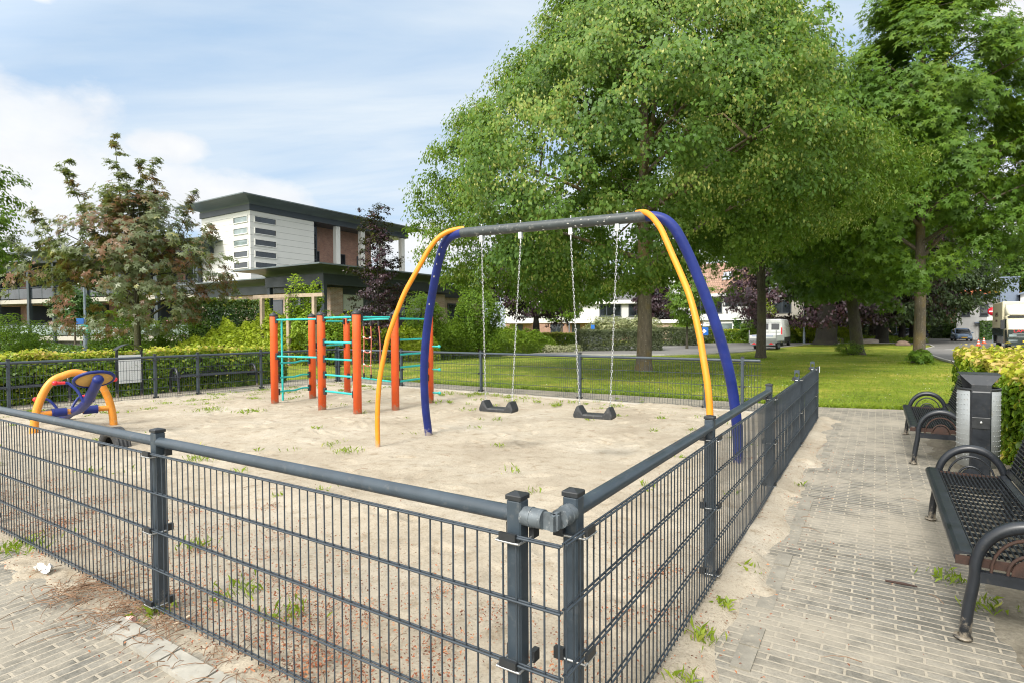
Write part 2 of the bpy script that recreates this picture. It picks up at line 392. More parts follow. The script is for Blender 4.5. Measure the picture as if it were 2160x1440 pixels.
# path to the right of the playground, then round its far sides
slab('path', [st(-4, .02), st(-4, 3.4), st(9.6, 3.4), st(10.4, 2.6), (6.95,10.19), (5.82,10.54), (4.9,11.1), (3.9,9.6), st(7, -.3), st(0, -.2)], -.010, PV1)
slab('path', [(3.9,9.6), (4.9,11.1), (-.98,14.67), (-4.95,17.4), (-6.4,16.9), (-14.5,6.3), (-13.0,5.2), (-10.2,8.6), (-4.87,15.5)], -.011, PV1)
slab('path', [st(-4, .02), st(0, .02), st(.02, -4), st(.02, -14.5), st(-9, -14.5), st(-9, .02)], -.0105, PV2)
# strip of kerb stones beside the near fences, half buried
mk = MB()
for i in range(26):
    t = -1.0-i*.31; s0 = -.045-rng.uniform(0, .012)
    if i > 4: continue
    a, b_, c, d = st(s0, t), st(s0, t-.298), st(s0-.10, t-.298), st(s0-.105, t)
    mk.add([(*a,-.03), (*b_,-.03), (*c,-.03), (*d,-.03), (*a,.024), (*b_,.023), (*c,.014), (*d,.015)], [(0,1,2,3)[::-1], (4,5,6,7), (0,1,5,4), (1,2,6,5), (2,3,7,6), (3,0,4,7)])
tag(mk.build('kerb', paint('concrete_kerb', (.29,.277,.24), .9, .2, 9, bumpy=.5, dirt=(.29,.25,.19), dirtamt=.8, world=True)), kind='structure')
mk = MB()
for i in range(40):
    s = 1.2+i*.215
    if rng.random() < .35: continue
    a, b_, c, d = st(s, .24), st(s+.20, .24), st(s+.20, .325), st(s, .325)
    z = -.003+rng.uniform(-.006, .002)
    mk.add([(*a,-.03), (*b_,-.03), (*c,-.03), (*d,-.03), (*a,z), (*b_,z), (*c,z), (*d,z)], [(0,1,2,3), (7,6,5,4), (0,4,5,1), (1,5,6,2), (2,6,7,3), (3,7,4,0)])
tag(mk.build('kerb', paint('paving_edge', (.21,.195,.16), .9, .25, 7, bumpy=.6, dirt=(.33,.29,.225), dirtamt=.9, world=True)), kind='structure')
# concrete edging along the far fences
mk = MB()
mk.prism([(-10.3,8.66,-.05), (-4.9,15.72,-.05), (-4.84,15.67,-.05), (-10.24,8.61,-.05)], (0,0,.085))
mk.prism([(-4.84,15.72,-.05), (4.2,9.76,-.05), (4.17,9.71,-.05), (-4.87,15.66,-.05)], (0,0,.085))
tag(mk.build('kerb', M['cream']), kind='structure')
# sandy ground below the benches and the hedge
def patch(name, s0, s1, t0, t1, z, mat, n=60):
    u, w = np.meshgrid(np.linspace(s0, s1, n*3), np.linspace(t0, t1, n//2)); P = K+u[..., None]*dR+w[..., None]*dL
    X, Y = P[..., 0], P[..., 1]
    Z = z+.006*np.sin(9*X+4*Y)+.005*np.sin(21*X-13*Y)+.004*np.sin(-6*X+31*Y)-.06*np.clip(1-(w-t0)/.28, 0, 1)+0*X
    m, k = X.shape
    mb = MB(); mb.add(np.stack([X, Y, Z], -1).reshape(-1, 3), [(i*k+j, i*k+j+1, (i+1)*k+j+1, (i+1)*k+j) for i in range(m-1) for j in range(k-1)], True)
    return tag(mb.build(name, mat), kind='structure')
def soilmat():
    m, nt, b = newmat('sandy_soil'); v = geopos(nt)
    n1 = noise(nt, 2, 6, .7, v); n2 = noise(nt, 28, 5, .7, v)
    c = ramp(nt, [(.3, (.10,.085,.064)), (.55, (.185,.165,.125)), (.75, (.27,.245,.195))], n1.outputs['Fac']).outputs['Color']
    c = mixc(nt, .7, c, ramp(nt, [(.3, (.5,.5,.48)), (.7, (1.3,1.3,1.3))], n2.outputs['Fac']).outputs['Color'], 'MULTIPLY')
    nt.links.new(c, b.inputs['Base Color']); b.inputs['Roughness'].default_value = .95
    bump(nt, n2.outputs['Fac'], .8, .015, b); return m
patch('soil', -2.5, 10.0, 1.12, 3.6, .006, soilmat())
# road behind the lawn, sloping with the ground
def road():
    near = [(-12,40.0), (2,38.6), (10,37.7), (14,39.8), (16.95,42.6), (20.5,47), (24.9,52.7), (30,58.2), (34.7,61), (38,61.5), (40.6,60.4), (41,56), (37,50), (31.5,44.2), (25.5,34.8), (20,26.4), (15.5,19), (11,11)]
    far = [(-12,52), (2,54), (9,57), (14,60), (18,63), (22,65), (28,67.5), (36,71), (43,76), (55,86), (90,118), (110,108), (110,80), (90,56), (60,40), (46,30), (40,22), (30,9)]
    mb = MB(); n = 14; k = len(near)
    def dens(a): return np.array([np.array(a[i])*(1-t)+np.array(a[i+1])*t for i in range(len(a)-1) for t in np.linspace(0, 1, 5)[:-1]]+[a[-1]])
    a, b_ = dens(near), dens(far); k = len(a); V = []
    for j in range(n+1):
        P = a+(b_-a)*(j/n)**1.5
        V += [(p[0], p[1], HZ(p[1])-.005) for p in P]
    mb.add(V, [(j*k+i, (j+1)*k+i, (j+1)*k+i+1, j*k+i+1) for j in range(n) for i in range(k-1)], True)
    tag(mb.build('road', asphalt()), kind='structure')
    kb = MB()                                                   # low kerb round the lawn
    c = a-unit(np.gradient(a, axis=0))[:, ::-1]*np.array([-1, 1])*.0
    g = unit(np.gradient(a, axis=0)); nr = np.stack([-g[:, 1], g[:, 0]], 1)
    V = []
    for p, q in zip(a, nr):
        z = HZ(p[1]); V += [(p[0], p[1], z-.03), (p[0], p[1], z+.055), (p[0]-q[0]*.14, p[1]-q[1]*.14, z+.055), (p[0]-q[0]*.14, p[1]-q[1]*.14, z-.03)]
    kb.add(V, [(4*i+j, 4*i+4+j, 4*i+5+j, 4*i+1+j) for i in range(k-1) for j in range(3)])
    tag(kb.build('kerb', paint('road_kerb', (.36,.35,.32), .9, .12, 8, world=True)), kind='structure')
    mm = MB()
    for i in range(11):
        t = i/10; p = np.array([34.1, 45.2])*(1-t)+np.array([36.2, 41.2])*t; e = np.array([.46,-.89])
        f = np.array([.89,.46])*1.0+e*.25
        q = [p, p+e*.24, p+e*.24+f, p+f]; mm.add([(x[0], x[1], HZ(x[1])+.001) for x in q], [(0,1,2,3)])
    tag(mm.build('road_marking', paint('road_paint', (.62,.62,.6), .8, .1, 6, world=True)), kind='structure')
road()
# ================================================================ FENCES (double wire mesh)
def post_mb(h=.955, hole=False, w=.0265):
    mb = MB()
    if not hole: mb.bbox((-w,w), (-w,w), (-.12,h), .005)
    else:
        mb.bbox((-w,w), (-w,w), (-.12,h-.115), .005)
        n = 16; o = []
        for i in range(n):
            a = 2*PI*i/n; c, s_ = math.cos(a), math.sin(a); k = 1/max(abs(c), abs(s_))
            o.append((c*k*w, s_*k*.058, c*.023, s_*.027+.0))
        z0 = h-.058
        for y0, y1 in ((-w, -w+.004), (w-.004, w)):
            for i in range(n):
                a, b_ = o[i], o[(i+1) % n]
                mb.add([(y0,a[0],z0+a[1]), (y0,b_[0],z0+b_[1]), (y0,b_[2],z0+b_[3]), (y0,a[2],z0+a[3]), (y1,a[0],z0+a[1]), (y1,b_[0],z0+b_[1]), (y1,b_[2],z0+b_[3]), (y1,a[2],z0+a[3])],
                       [(3,2,1,0),(4,5,6,7),(0,1,5,4),(2,3,7,6)])
    return mb
def cap_mb(h=.955, w=.0295):
    mb = MB(); mb.bbox((-w,w), (-w,w), (h+.0015,h+.017), .003); z = h+.0172
    mb.add([(-w*.9,-w*.9,z), (w*.9,-w*.9,z), (w*.9,w*.9,z), (-w*.9,w*.9,z), (0,0,z+.008)], [(0,1,4),(1,2,4),(2,3,4),(3,0,4)])
    return mb
def clamp_mb(side, z):
    """two plastic jaws and a steel rod that hold the panel to the post; mesh plane at y = 0, post centre at y = side*.045"""
    mb = MB(); s = side
    mb.mat(0).box((-.030,.030), tuple(sorted((-.020*s, -.008*s))), (z-.012,z+.012))
    mb.box((-.052,-.034), tuple(sorted((.058*s,.092*s))), (z-.018,z+.018)).box((.034,.052), tuple(sorted((.058*s,.092*s))), (z-.018,z+.018))
    mb.mat(1).tube([(-.042,-.016*s,z-.015), (-.042,.085*s,z-.015)], .004, 6).tube([(.042,-.016*s,z-.015), (.042,.085*s,z-.015)], .004, 6).tube([(-.042,-.017*s,z-.015), (.042,-.017*s,z-.015)], .004, 6)
    return mb
def panel_mb(x0, x1, fine=True, ztop=.85, warp=0):
    mb = MB(); n = 6 if fine else 4
    k = int(round((x1-x0)/.05))
    xs = [x0+(x1-x0)*i/k for i in range(k+1)]
    for z in (ztop-.8, ztop-.6, ztop-.4, ztop-.2, ztop):
        for y in (-.007, .007): mb.tube([(x0-.008,y,z), ((x0+x1)/2,y+warp,z+warp*.4), (x1+.008,y,z)], .004, n)
    for x in xs:
        j = random.gauss(0, .0012) if fine else 0
        w = warp*(1-((x-x0)/(x1-x0)*2-1)**2) if warp else 0
        mb.tube([(x,w,ztop-.83), (x+j,w+j,ztop-.5), (x,w,ztop+.003)], .0032, n if fine else 4, cap=False)
    return mb
def fence(label, p0, ang, side, posts, panels, rails, fine, holes=(), fittings=()):
    t = thing('mesh_fence', label, 'fence', (p0[0], p0[1], 0), ang, 'mesh fences round the playground')
    for x0, x1 in panels: panel_mb(x0, x1, fine, warp=random.uniform(-.006, .006)).build('mesh_panel', M['fence_dark'] if fine else M['fence'], t)
    pm = post_mb(); ph = post_mb(.955, True); cm = cap_mb()
    first = None
    for x in posts:
        hole = x in holes
        o = (ph if hole else pm).build('post', M['fence'], t, (x, .045*side, 0))
        if not hole: cm.build('cap', M['blackplastic'], o)
        for z in (.85, .45, .062):
            clamp_mb(side, z).xform(Matrix.Translation((0, -.045*side, 0))).build('clamp', [M['blackplastic'], M['steel']], o)
    for x0, x1 in rails:
        MB().tube([(x0,.045*side,.905), (x1,.045*side,.905)], .0265, 18).build('top_rail', M['fence'], t)
    for x, sgn in fittings:                                     # sleeve and flattened eye at the end of a rail
        mb = MB(); y = .045*side
        mb.tube([(x,y,.905), (x+sgn*.075,y,.905)], .0305, 16)
        mb.tube([(x+sgn*.03,y,.905), (x+sgn*.034,y,.905)], .0325, 16)
        c = x+sgn*.068
        for zz in (.885, .918): mb.box(tuple(sorted((c+sgn*.032, c+sgn*.046))), (y-.006,y+.006), (zz-.009,zz+.009))
        mb.box(tuple(sorted((c, c+sgn*.032))), (y-.006,y+.006), (.876,.930)).box(tuple(sorted((c+sgn*.046, c+sgn*.058))), (y-.006,y+.006), (.880,.926))
        mb.build('rail_fitting', paint('worn_cast_fitting', (.12,.14,.155), .5, .3, 20, metal=.3, dirt=(.4,.4,.4), dirtamt=.5), t)
    return t
fence('grey mesh fence with thick top rail running across the foreground', (-1.8667, 2.9552), aL, 1, (-7.2,-4.95,-2.62,-.045,2.203), ((-7.45,-5.03),(-5.03,-2.53),(-2.53,-.03),(-.02,2.375)), ((-8.2,2.22),), True, fittings=((2.225,1),))
f2 = fence('grey mesh fence leading away along the brick path, its last posts bare of rail', (.1589, 1.7003), aR, 1, (.140,1.935,4.12,6.26,8.25), ((0,1.93),(1.94,4.11),(4.12,6.24),(6.25,8.72)), ((.10,4.14),), True, holes=(6.26,8.25), fittings=((.118,-1),))
MB().box((8.66,8.74), (-.018,-.014), (.76,.855)).build('reflector', M['whiteframe'], f2)
aB1 = math.atan2(5.56, 4.26)
fence('grey mesh fence at the back in front of the beech hedge, benches behind it', (-9.09, 10.21), aB1, -1, (-1.9,.05,2.43,3.30,4.78,6.95), ((-2.3,.04),(.06,2.42),(2.44,4.77),(4.79,7.02)), ((-2.3,7.0),), False)
aB2 = math.atan2(-5.86, 8.80)
fence('grey mesh fence at the far side in front of the lawn, its rail end open', (-4.78, 15.77), aB2, -1, (.06,2.42,4.92,7.43,9.93,10.56), ((0,2.41),(2.43,4.91),(4.93,7.42),(7.44,9.92),(9.94,10.85)), ((0,10.85),), False)
# ================================================================ SWING FRAME
SA0 = np.array([-1.17, 7.95]); SD = np.array([2.45+1.17, 6.18-7.95]); SD = SD/np.linalg.norm(SD)
aS = math.atan2(SD[1], SD[0])
def smooth(pts, n=6):
    """Catmull-Rom through the points"""
    P = [np.array(p, float) for p in pts]; P = [2*P[0]-P[1]]+P+[2*P[-1]-P[-2]]; out = []
    for i in range(1, len(P)-2):
        for j in range(n):
            t = j/n; a, b_, c, d = P[i-1], P[i], P[i+1], P[i+2]
            out.append(.5*((2*b_)+(-a+c)*t+(2*a-5*b_+4*c-d)*t*t+(-a+3*b_-3*c+d)*t**3))
    out.append(P[-2]); return out
sw = thing('swing_set', 'tall swing frame with curved blue and yellow legs and a worn grey crossbar', 'swing frame', (*SA0, 0), aS)
prof = [(.0,-.25),(0,0),(.005,.4),(.05,.85),(.118,1.2),(.228,1.6),(.365,2.0),(.44,2.2),(.528,2.4),(.598,2.525),(.685,2.61),(.79,2.65),(.90,2.66)]
L = 4.03; TY_, TZ = -.53, 2.66                                # the legs lean towards the crossbar, braced from the other side
p1 = smooth([(x,-.2*max(z, 0),z) for x, z in prof], 4); p2 = smooth([(L-x,-.2*max(z, 0),z) for x, z in prof], 4)
MB().tube(p1, .054, 18).build('leg', M['blue'], sw)['label'] = 'blue leg chipped to white at its bend'
MB().tube(p2, .054, 18).build('leg', M['blue'], sw)
inv = Matrix.Rotation(-aS, 4, 'Z')
def toloc(p): return inv @ Vector((p[0]-SA0[0], p[1]-SA0[1], p[2]))
def yleg(base, e, pts):
    q = smooth([toloc((base[0]+e[0]*s_, base[1]+e[1]*s_, z)) for s_, z in pts], 4)
    return MB().tube(q, .030, 14)
ylp = [(0,-.25),(-.01,0),(-.015,.316),(-.003,.601),(.022,.864),(.065,1.09),(.123,1.345),(.191,1.541),(.259,1.72),(.349,1.93),(.45,2.11),(.561,2.30),(.661,2.468),(.76,2.59),(.869,2.665),(.978,2.700),(1.10,2.715)]
yleg((-1.68,7.15), (.9987,-.0513), ylp).build('brace', M['yellow'], sw)
yrp = [(0,-.25),(.006,0),(.004,.188),(-.003,.424),(-.004,.624),(.005,.788),(.034,.984),(.083,1.17),(.141,1.381),(.217,1.59),(.31,1.79),(.437,1.985),(.572,2.175),(.69,2.345),(.80,2.49),(.96,2.63),(1.10,2.70),(1.25,2.722)]
yleg((1.74,5.02), (-.3054,.9522), yrp).build('brace', M['yellow'], sw)
worn = paint('worn_grey_bar', (.040,.050,.053), .5, .25, 5, dirt=(.24,.24,.22), dirtamt=.5)
MB().tube([(.88,TY_,TZ), (L-.88,TY_,TZ)], .059, 20).build('crossbar', worn, sw)
chips = MB()
for _ in range(24):
    a = rng.uniform(2.4, 4.4); x = rng.uniform(1.0, L-.95); y, z = TY_-.0585*abs(math.cos(a)), TZ+.0585*math.sin(a)
    chips.sphere((x, y, z), rng.uniform(.004, .010), 6, (1.7,.25,.6))
for zz, dd in ((2.30,.010),(2.15,.014),(1.80,.013),(2.42,.017),(2.50,.009)):
    x = np.interp(zz, [p[1] for p in prof], [p[0] for p in prof])
    chips.sphere((x+.012, -.2*zz-.053, zz), dd, 8, (.8,.25,1.3))
tag(chips.build('paint_chip', paint('bare_primer', (.42,.41,.38), .7, .1, 20), sw), kind='stuff')
HX = [1.16, 1.681, 2.305, 2.839]
for x in HX:
    mb = MB(); y = TY_; z = TZ
    mb.box((x-.020,x+.020), (y-.022,y+.022), (z-.13,z-.05)).tube([(x-.027,y,z-.11), (x+.027,y,z-.11)], .012, 8).tube([(x,y,z-.06),(x,y,z+.07)], .007, 8).sphere((x,y,z+.075), .011, 8).tube([(x,y,z-.18),(x,y,z-.12)], .009, 8)
    mb.build('hanger', M['steel'], sw)
def chain(p, q):
    p, q = np.array(p), np.array(q); l = np.linalg.norm(q-p); n = int(l/.037); mb = MB(); d = (q-p)/l
    a = np.cross(d, [0,1,0]); a /= np.linalg.norm(a); b_ = np.cross(d, a)
    for i in range(n):
        c = p+d*(l*(i+.5)/n); w = a if i % 2 else b_
        mb.tube([c+d*.016+w*.0, c+d*.012+w*.0085, c-d*.012+w*.0085, c-d*.016, c-d*.012-w*.0085, c+d*.012-w*.0085], .0033, 4, closed=True)
    return mb
for k, (x0, x1, s0, s1, lab) in enumerate(((HX[0], HX[1], 1.165, 1.592, 'black rubber swing seat on chains, the one nearer the orange climbing frame'), (HX[2], HX[3], 2.368, 2.793, 'black rubber swing seat on chains, the one nearer the brick path'))):
    t = thing('swing', lab, 'swing', (*(SA0+SD*(s0+s1)/2+np.array([SD[1], -SD[0]])*.53), .50), aS, 'swings hanging from the crossbar')
    m = (s0+s1)/2
    for xa, xb in ((x0, s0+.035), (x1, s1-.035)): chain((xa-m, 0, TZ-.17-.50), (xb-m, 0, .12)).build('chain', M['steel'], t)
    mb = MB(); h = (s1-s0)/2; n = 12
    # seat: rounded slab with raised end blocks
    prof_ = [(-h-.01,.0),(-h+.0,-.012),(h,-.012),(h+.01,0),(h+.012,.03),(h-.01,.085),(h-.025,.118),(h-.05,.118),(h-.075,.075),(h-.10,.036),(-h+.10,.036),(-h+.075,.075),(-h+.05,.118),(-h+.025,.118),(-h+.01,.085),(-h-.012,.03)]
    for y0, y1, ins in ((-.085,.085,0),): 
        ring = [[(x*sc, y, z*sz) for x, z in prof_] for y, sc, sz in ((-.09,.97,.5),(-.08,1,.95),(-.03,1,1),(.03,1,1),(.08,1,.95),(.09,.97,.5))]
        k_ = len(prof_)
        mb.add([p for r_ in ring for p in r_], [(i*k_+j, i*k_+(j+1) % k_, (i+1)*k_+(j+1) % k_, (i+1)*k_+j) for i in range(5) for j in range(k_)]+[tuple(range(k_)), tuple(range(5*k_, 6*k_))[::-1]])
    mb.build('seat', M['rubber'], t)
# ================================================================ CLIMBING FRAME
cl = thing('climbing_frame', 'orange posted climbing frame with teal bars and a rope ladder', 'climbing frame', (-3.2, 11.3, 0))
O = np.array([-3.2, 11.3, 0])
PP = {'A':(-4.73,11.36),'B':(-4.29,12.26),'C':(-3.51,10.53),'D':(-3.79,13.12),'E':(-2.68,9.87),'F':(-2.16,10.54),'G':(-1.66,11.53)}
for k, (x, y) in PP.items():
    top = 1.74
    p = MB().lathe([(0,-.2),(.072,-.2),(.072,top-.01),(.070,top),(0,top)], (0,0,0), 22).build('post', M['orange'], cl, (x-O[0], y-O[1], 0))
    MB().lathe([(.08,top-.015),(.084,top+.008),(.078,top+.022),(.045,top+.045),(.02,top+.052),(.016,top+.075),(0,top+.08)], n=20).build('cap', M['blackplastic'], p)
def bar(a, b_, za, zb=None, r_=.019, gap=.092, sag=0, brackets=True, nm='bar'):
    zb = za if zb is None else zb
    A_, B_ = np.array([*PP[a], za]) if isinstance(a, str) else np.array(a), np.array([*PP[b_], zb]) if isinstance(b_, str) else np.array(b_)
    d = unit(B_-A_); p, q = A_+d*gap-O, B_-d*gap-O
    pts = [p, p+(q-p)*.25, (p+q)/2+np.array([0,0,sag]), p+(q-p)*.75-np.array([0,0,sag]), q] if sag else [p, q]
    o = MB().tube(smooth(pts, 3) if sag else pts, r_, 10).build(nm, M['teal'], cl)
    if brackets:
        for e, s_ in ((p, 1), (q, -1)):
            ang = math.atan2(d[1], d[0]); mb = MB(); mb.bbox((-.034,.020), (-.028,.028), (-.064,.064), .012)
            c = mb.build('bracket', M['blackplastic'], o, tuple(e+s_*d*.012)); c.rotation_euler = (0, 0, ang if s_ > 0 else ang+PI)
    return o
bar('A','C',1.66); bar('A','C',.95,.96)
bar('B','D',1.64); bar('B','D',1.12)
for z in (.80,.51,.23): bar('A','B',z, z+.01, sag=-.012, nm='rung')
for z in (1.24,.94,.65,.35): bar('C','E',z, nm='rung')
bar('C','E',1.68); bar('E','F',1.68); bar('D','F',1.66,1.66); bar('D','F',.40,.50)
bar('F','G',1.66)
for z in (1.27,1.00,.76,.50): bar('F','G',z, nm='rung')
q = lambda x, y, z: (x-O[0], y-O[1], z)
MB().tube(smooth([q(-4.82,11.98,-.2), q(-4.82,11.98,.7), q(-4.82,11.98,1.55), q(-4.79,11.93,1.64), q(-4.72,11.84,1.66), q(-4.60,11.6,1.66)], 4), .021, 10).build('sliding_pole', M['teal'], cl)
MB().tube([q(-1.70,11.25,-.2), q(-1.70,11.25,1.5)], .019, 10).build('sliding_pole', M['teal'], cl)
for z in (1.02,.56,.09):
    MB().tube([q(-1.60,11.50,z+.1), q(-1.48,11.46,z+.1)], .017, 8).sphere(q(-1.46,11.455,z+.1), .033, 10).build('foothold', M['teal'], cl)
rope = paint('red_rope', (.42,.12,.08), .9, .2, 40); rl = None
D_, F_ = np.array(PP['D']), np.array(PP['F'])
for f0, f1, z0 in ((.40,.555,0),):
    a, b_ = D_+(F_-D_)*f0, D_+(F_-D_)*f1
    mb = MB(); up, lo = 1.60, .52
    for p in (a, b_): mb.tube(smooth([q(*p,up), q(p[0]+.01,p[1],1.2), q(p[0]-.008,p[1],.8), q(*p,lo)], 4), .011, 8)
    for z in (1.30,1.02,.74): mb.tube(smooth([q(*a,z), q(*((a+b_)/2),z-.035), q(*b_,z)], 4), .012, 8)
    rl = mb.build('rope_ladder', rope, cl)
    mb = MB()
    for z in (1.30,1.02,.74):
        for p, o_ in ((a, b_), (b_, a)): pp = p+(o_-p)*.12; mb.tube([q(*p,z), q(*pp,z-.012)], .017, 8)
    mb.build('clasp', M['whiteframe'], rl)
    mb = MB()
    for p in (a, b_, D_+(F_-D_)*.71):
        for z in (1.58, .50): mb.tube([q(*p,z-.05), q(*p,z+.05)], .02, 8)
    mb.build('shackle', M['blackplastic'], rl)
c_ = D_+(F_-D_)*.71
MB().tube(smooth([q(*c_,1.6), q(c_[0]+.03,c_[1],1.1), q(*c_,.5)], 5), .011, 8).build('climbing_rope', rope, cl)
# ================================================================ SEESAW
aW = R(-41); sc0 = np.array([-6.46, 8.42])
se = thing('seesaw', 'seesaw with an orange yellow arch, blue beam and raised round seat', 'seesaw', (*sc0, 0), aW)
w = .43
ar = smooth([(0,-w-.06,-.2),(0,-w-.03,.25),(0,-w+.05,.55),(0,-w+.17,.76),(0,-w+.34,.845),(0,0,.865),(0,w-.34,.845),(0,w-.17,.76),(0,w-.05,.55),(0,w+.03,.25),(0,w+.06,-.2)], 5)
MB().tube(ar, .052, 16).build('arch', M['arch'], se)
cb = MB().tube([(0,-w,.30),(0,w,.30)], .040, 12).build('axle', M['arch'], se)
for s_ in (-1, 1): MB().tube([(0,s_*.10,.30),(0,s_*.27,.30)], .062, 14).tube([(0,s_*.255,.30),(0,s_*.275,.30)], .066, 14).build('sleeve', M['blue'], cb)
bm = smooth([(-1.28,0,.16),(-1.0,0,.12),(-.6,0,.16),(-.25,0,.25),(0,0,.30),(.3,0,.36),(.7,0,.50),(1.02,0,.68),(1.26,0,.83)], 5)
MB().tube(bm, .062, 14).build('beam', M['blue'], se)
MB().lathe([(.064,0),(.066,.03),(.055,.055),(.03,.068),(0,.072)], n=16).xform(Matrix.Translation((1.25,0,.822)) @ Matrix.Rotation(R(53), 4, 'Y')).build('end_cap', M['blue'], se)
def seatdisc(x, z, tilt):
    T_ = Matrix.Translation((x,0,z)) @ Matrix.Rotation(R(tilt), 4, 'Y')
    s = MB().lathe([(0,-.012),(.22,-.012),(.22,.012),(0,.012)], n=28, sx=.85, sy=1.0).xform(T_).build('seat', paint('yellow_ply', (.60,.36,.09), .6, .15, 8, dirt=(.35,.25,.1), dirtamt=.5), se)
    MB().tube([(.85*.225*math.cos(a), .225*math.sin(a), .0) for a in np.linspace(0, 2*PI, 29)[:-1]], .021, 8, closed=True).xform(T_).build('seat_rim', M['blue'], s)
seatdisc(1.08, .83, -34); seatdisc(-1.08, .20, -8)
def handle(x, z, tilt):
    T_ = Matrix.Translation((x,0,z)) @ Matrix.Rotation(R(tilt), 4, 'Y')
    for s_ in (-1, 1):
        h = MB().tube(smooth([(0,s_*.05,-.05),(0,s_*.10,.10),(-.01,s_*.16,.20),(-.02,s_*.20,.24),(-.02,s_*.24,.25)], 5), .019, 10).xform(T_).build('handle', M['blue'], se)
        MB().tube([(-.02,s_*.235,.25),(-.02,s_*.33,.255)], .021, 10).sphere((-.02,s_*.345,.256), .034, 10).xform(T_).build('grip', M['red'], h)
handle(.74, .54, -18); handle(-.62, .20, -8)
def tyre(label, x, y, a):
    t = thing('half_buried_tyre', label, 'tyre', (x, y, -.03), a, 'tyres half buried under the seesaw')
    ro, wd = .29, .085; pr = [(.17,-wd*.7),(.20,-wd),(.26,-wd*1.02),(.285,-wd*.8)]
    for i in range(7):
        z = -wd*.75+wd*1.5*i/6; pr += [(ro if i % 2 == 0 else ro-.009, z-.006), (ro if i % 2 == 0 else ro-.009, z+.006)]
    pr += [(.285,wd*.8),(.26,wd*1.02),(.20,wd),(.17,wd*.7),(.18,wd*.5),(.255,wd*.55),(.255,-wd*.55),(.18,-wd*.5),(.17,-wd*.7)]
    MB().lathe(pr, n=40).xform(Matrix.Rotation(PI/2, 4, 'X')).build('tread', M['rubber'], t)
tyre('old black tyre half buried in the sand below the raised end of the seesaw', -5.06, 7.24, R(-33))
tyre('old black tyre half buried in the sand behind the leg of the seesaw arch', -7.22, 8.98, R(-33))
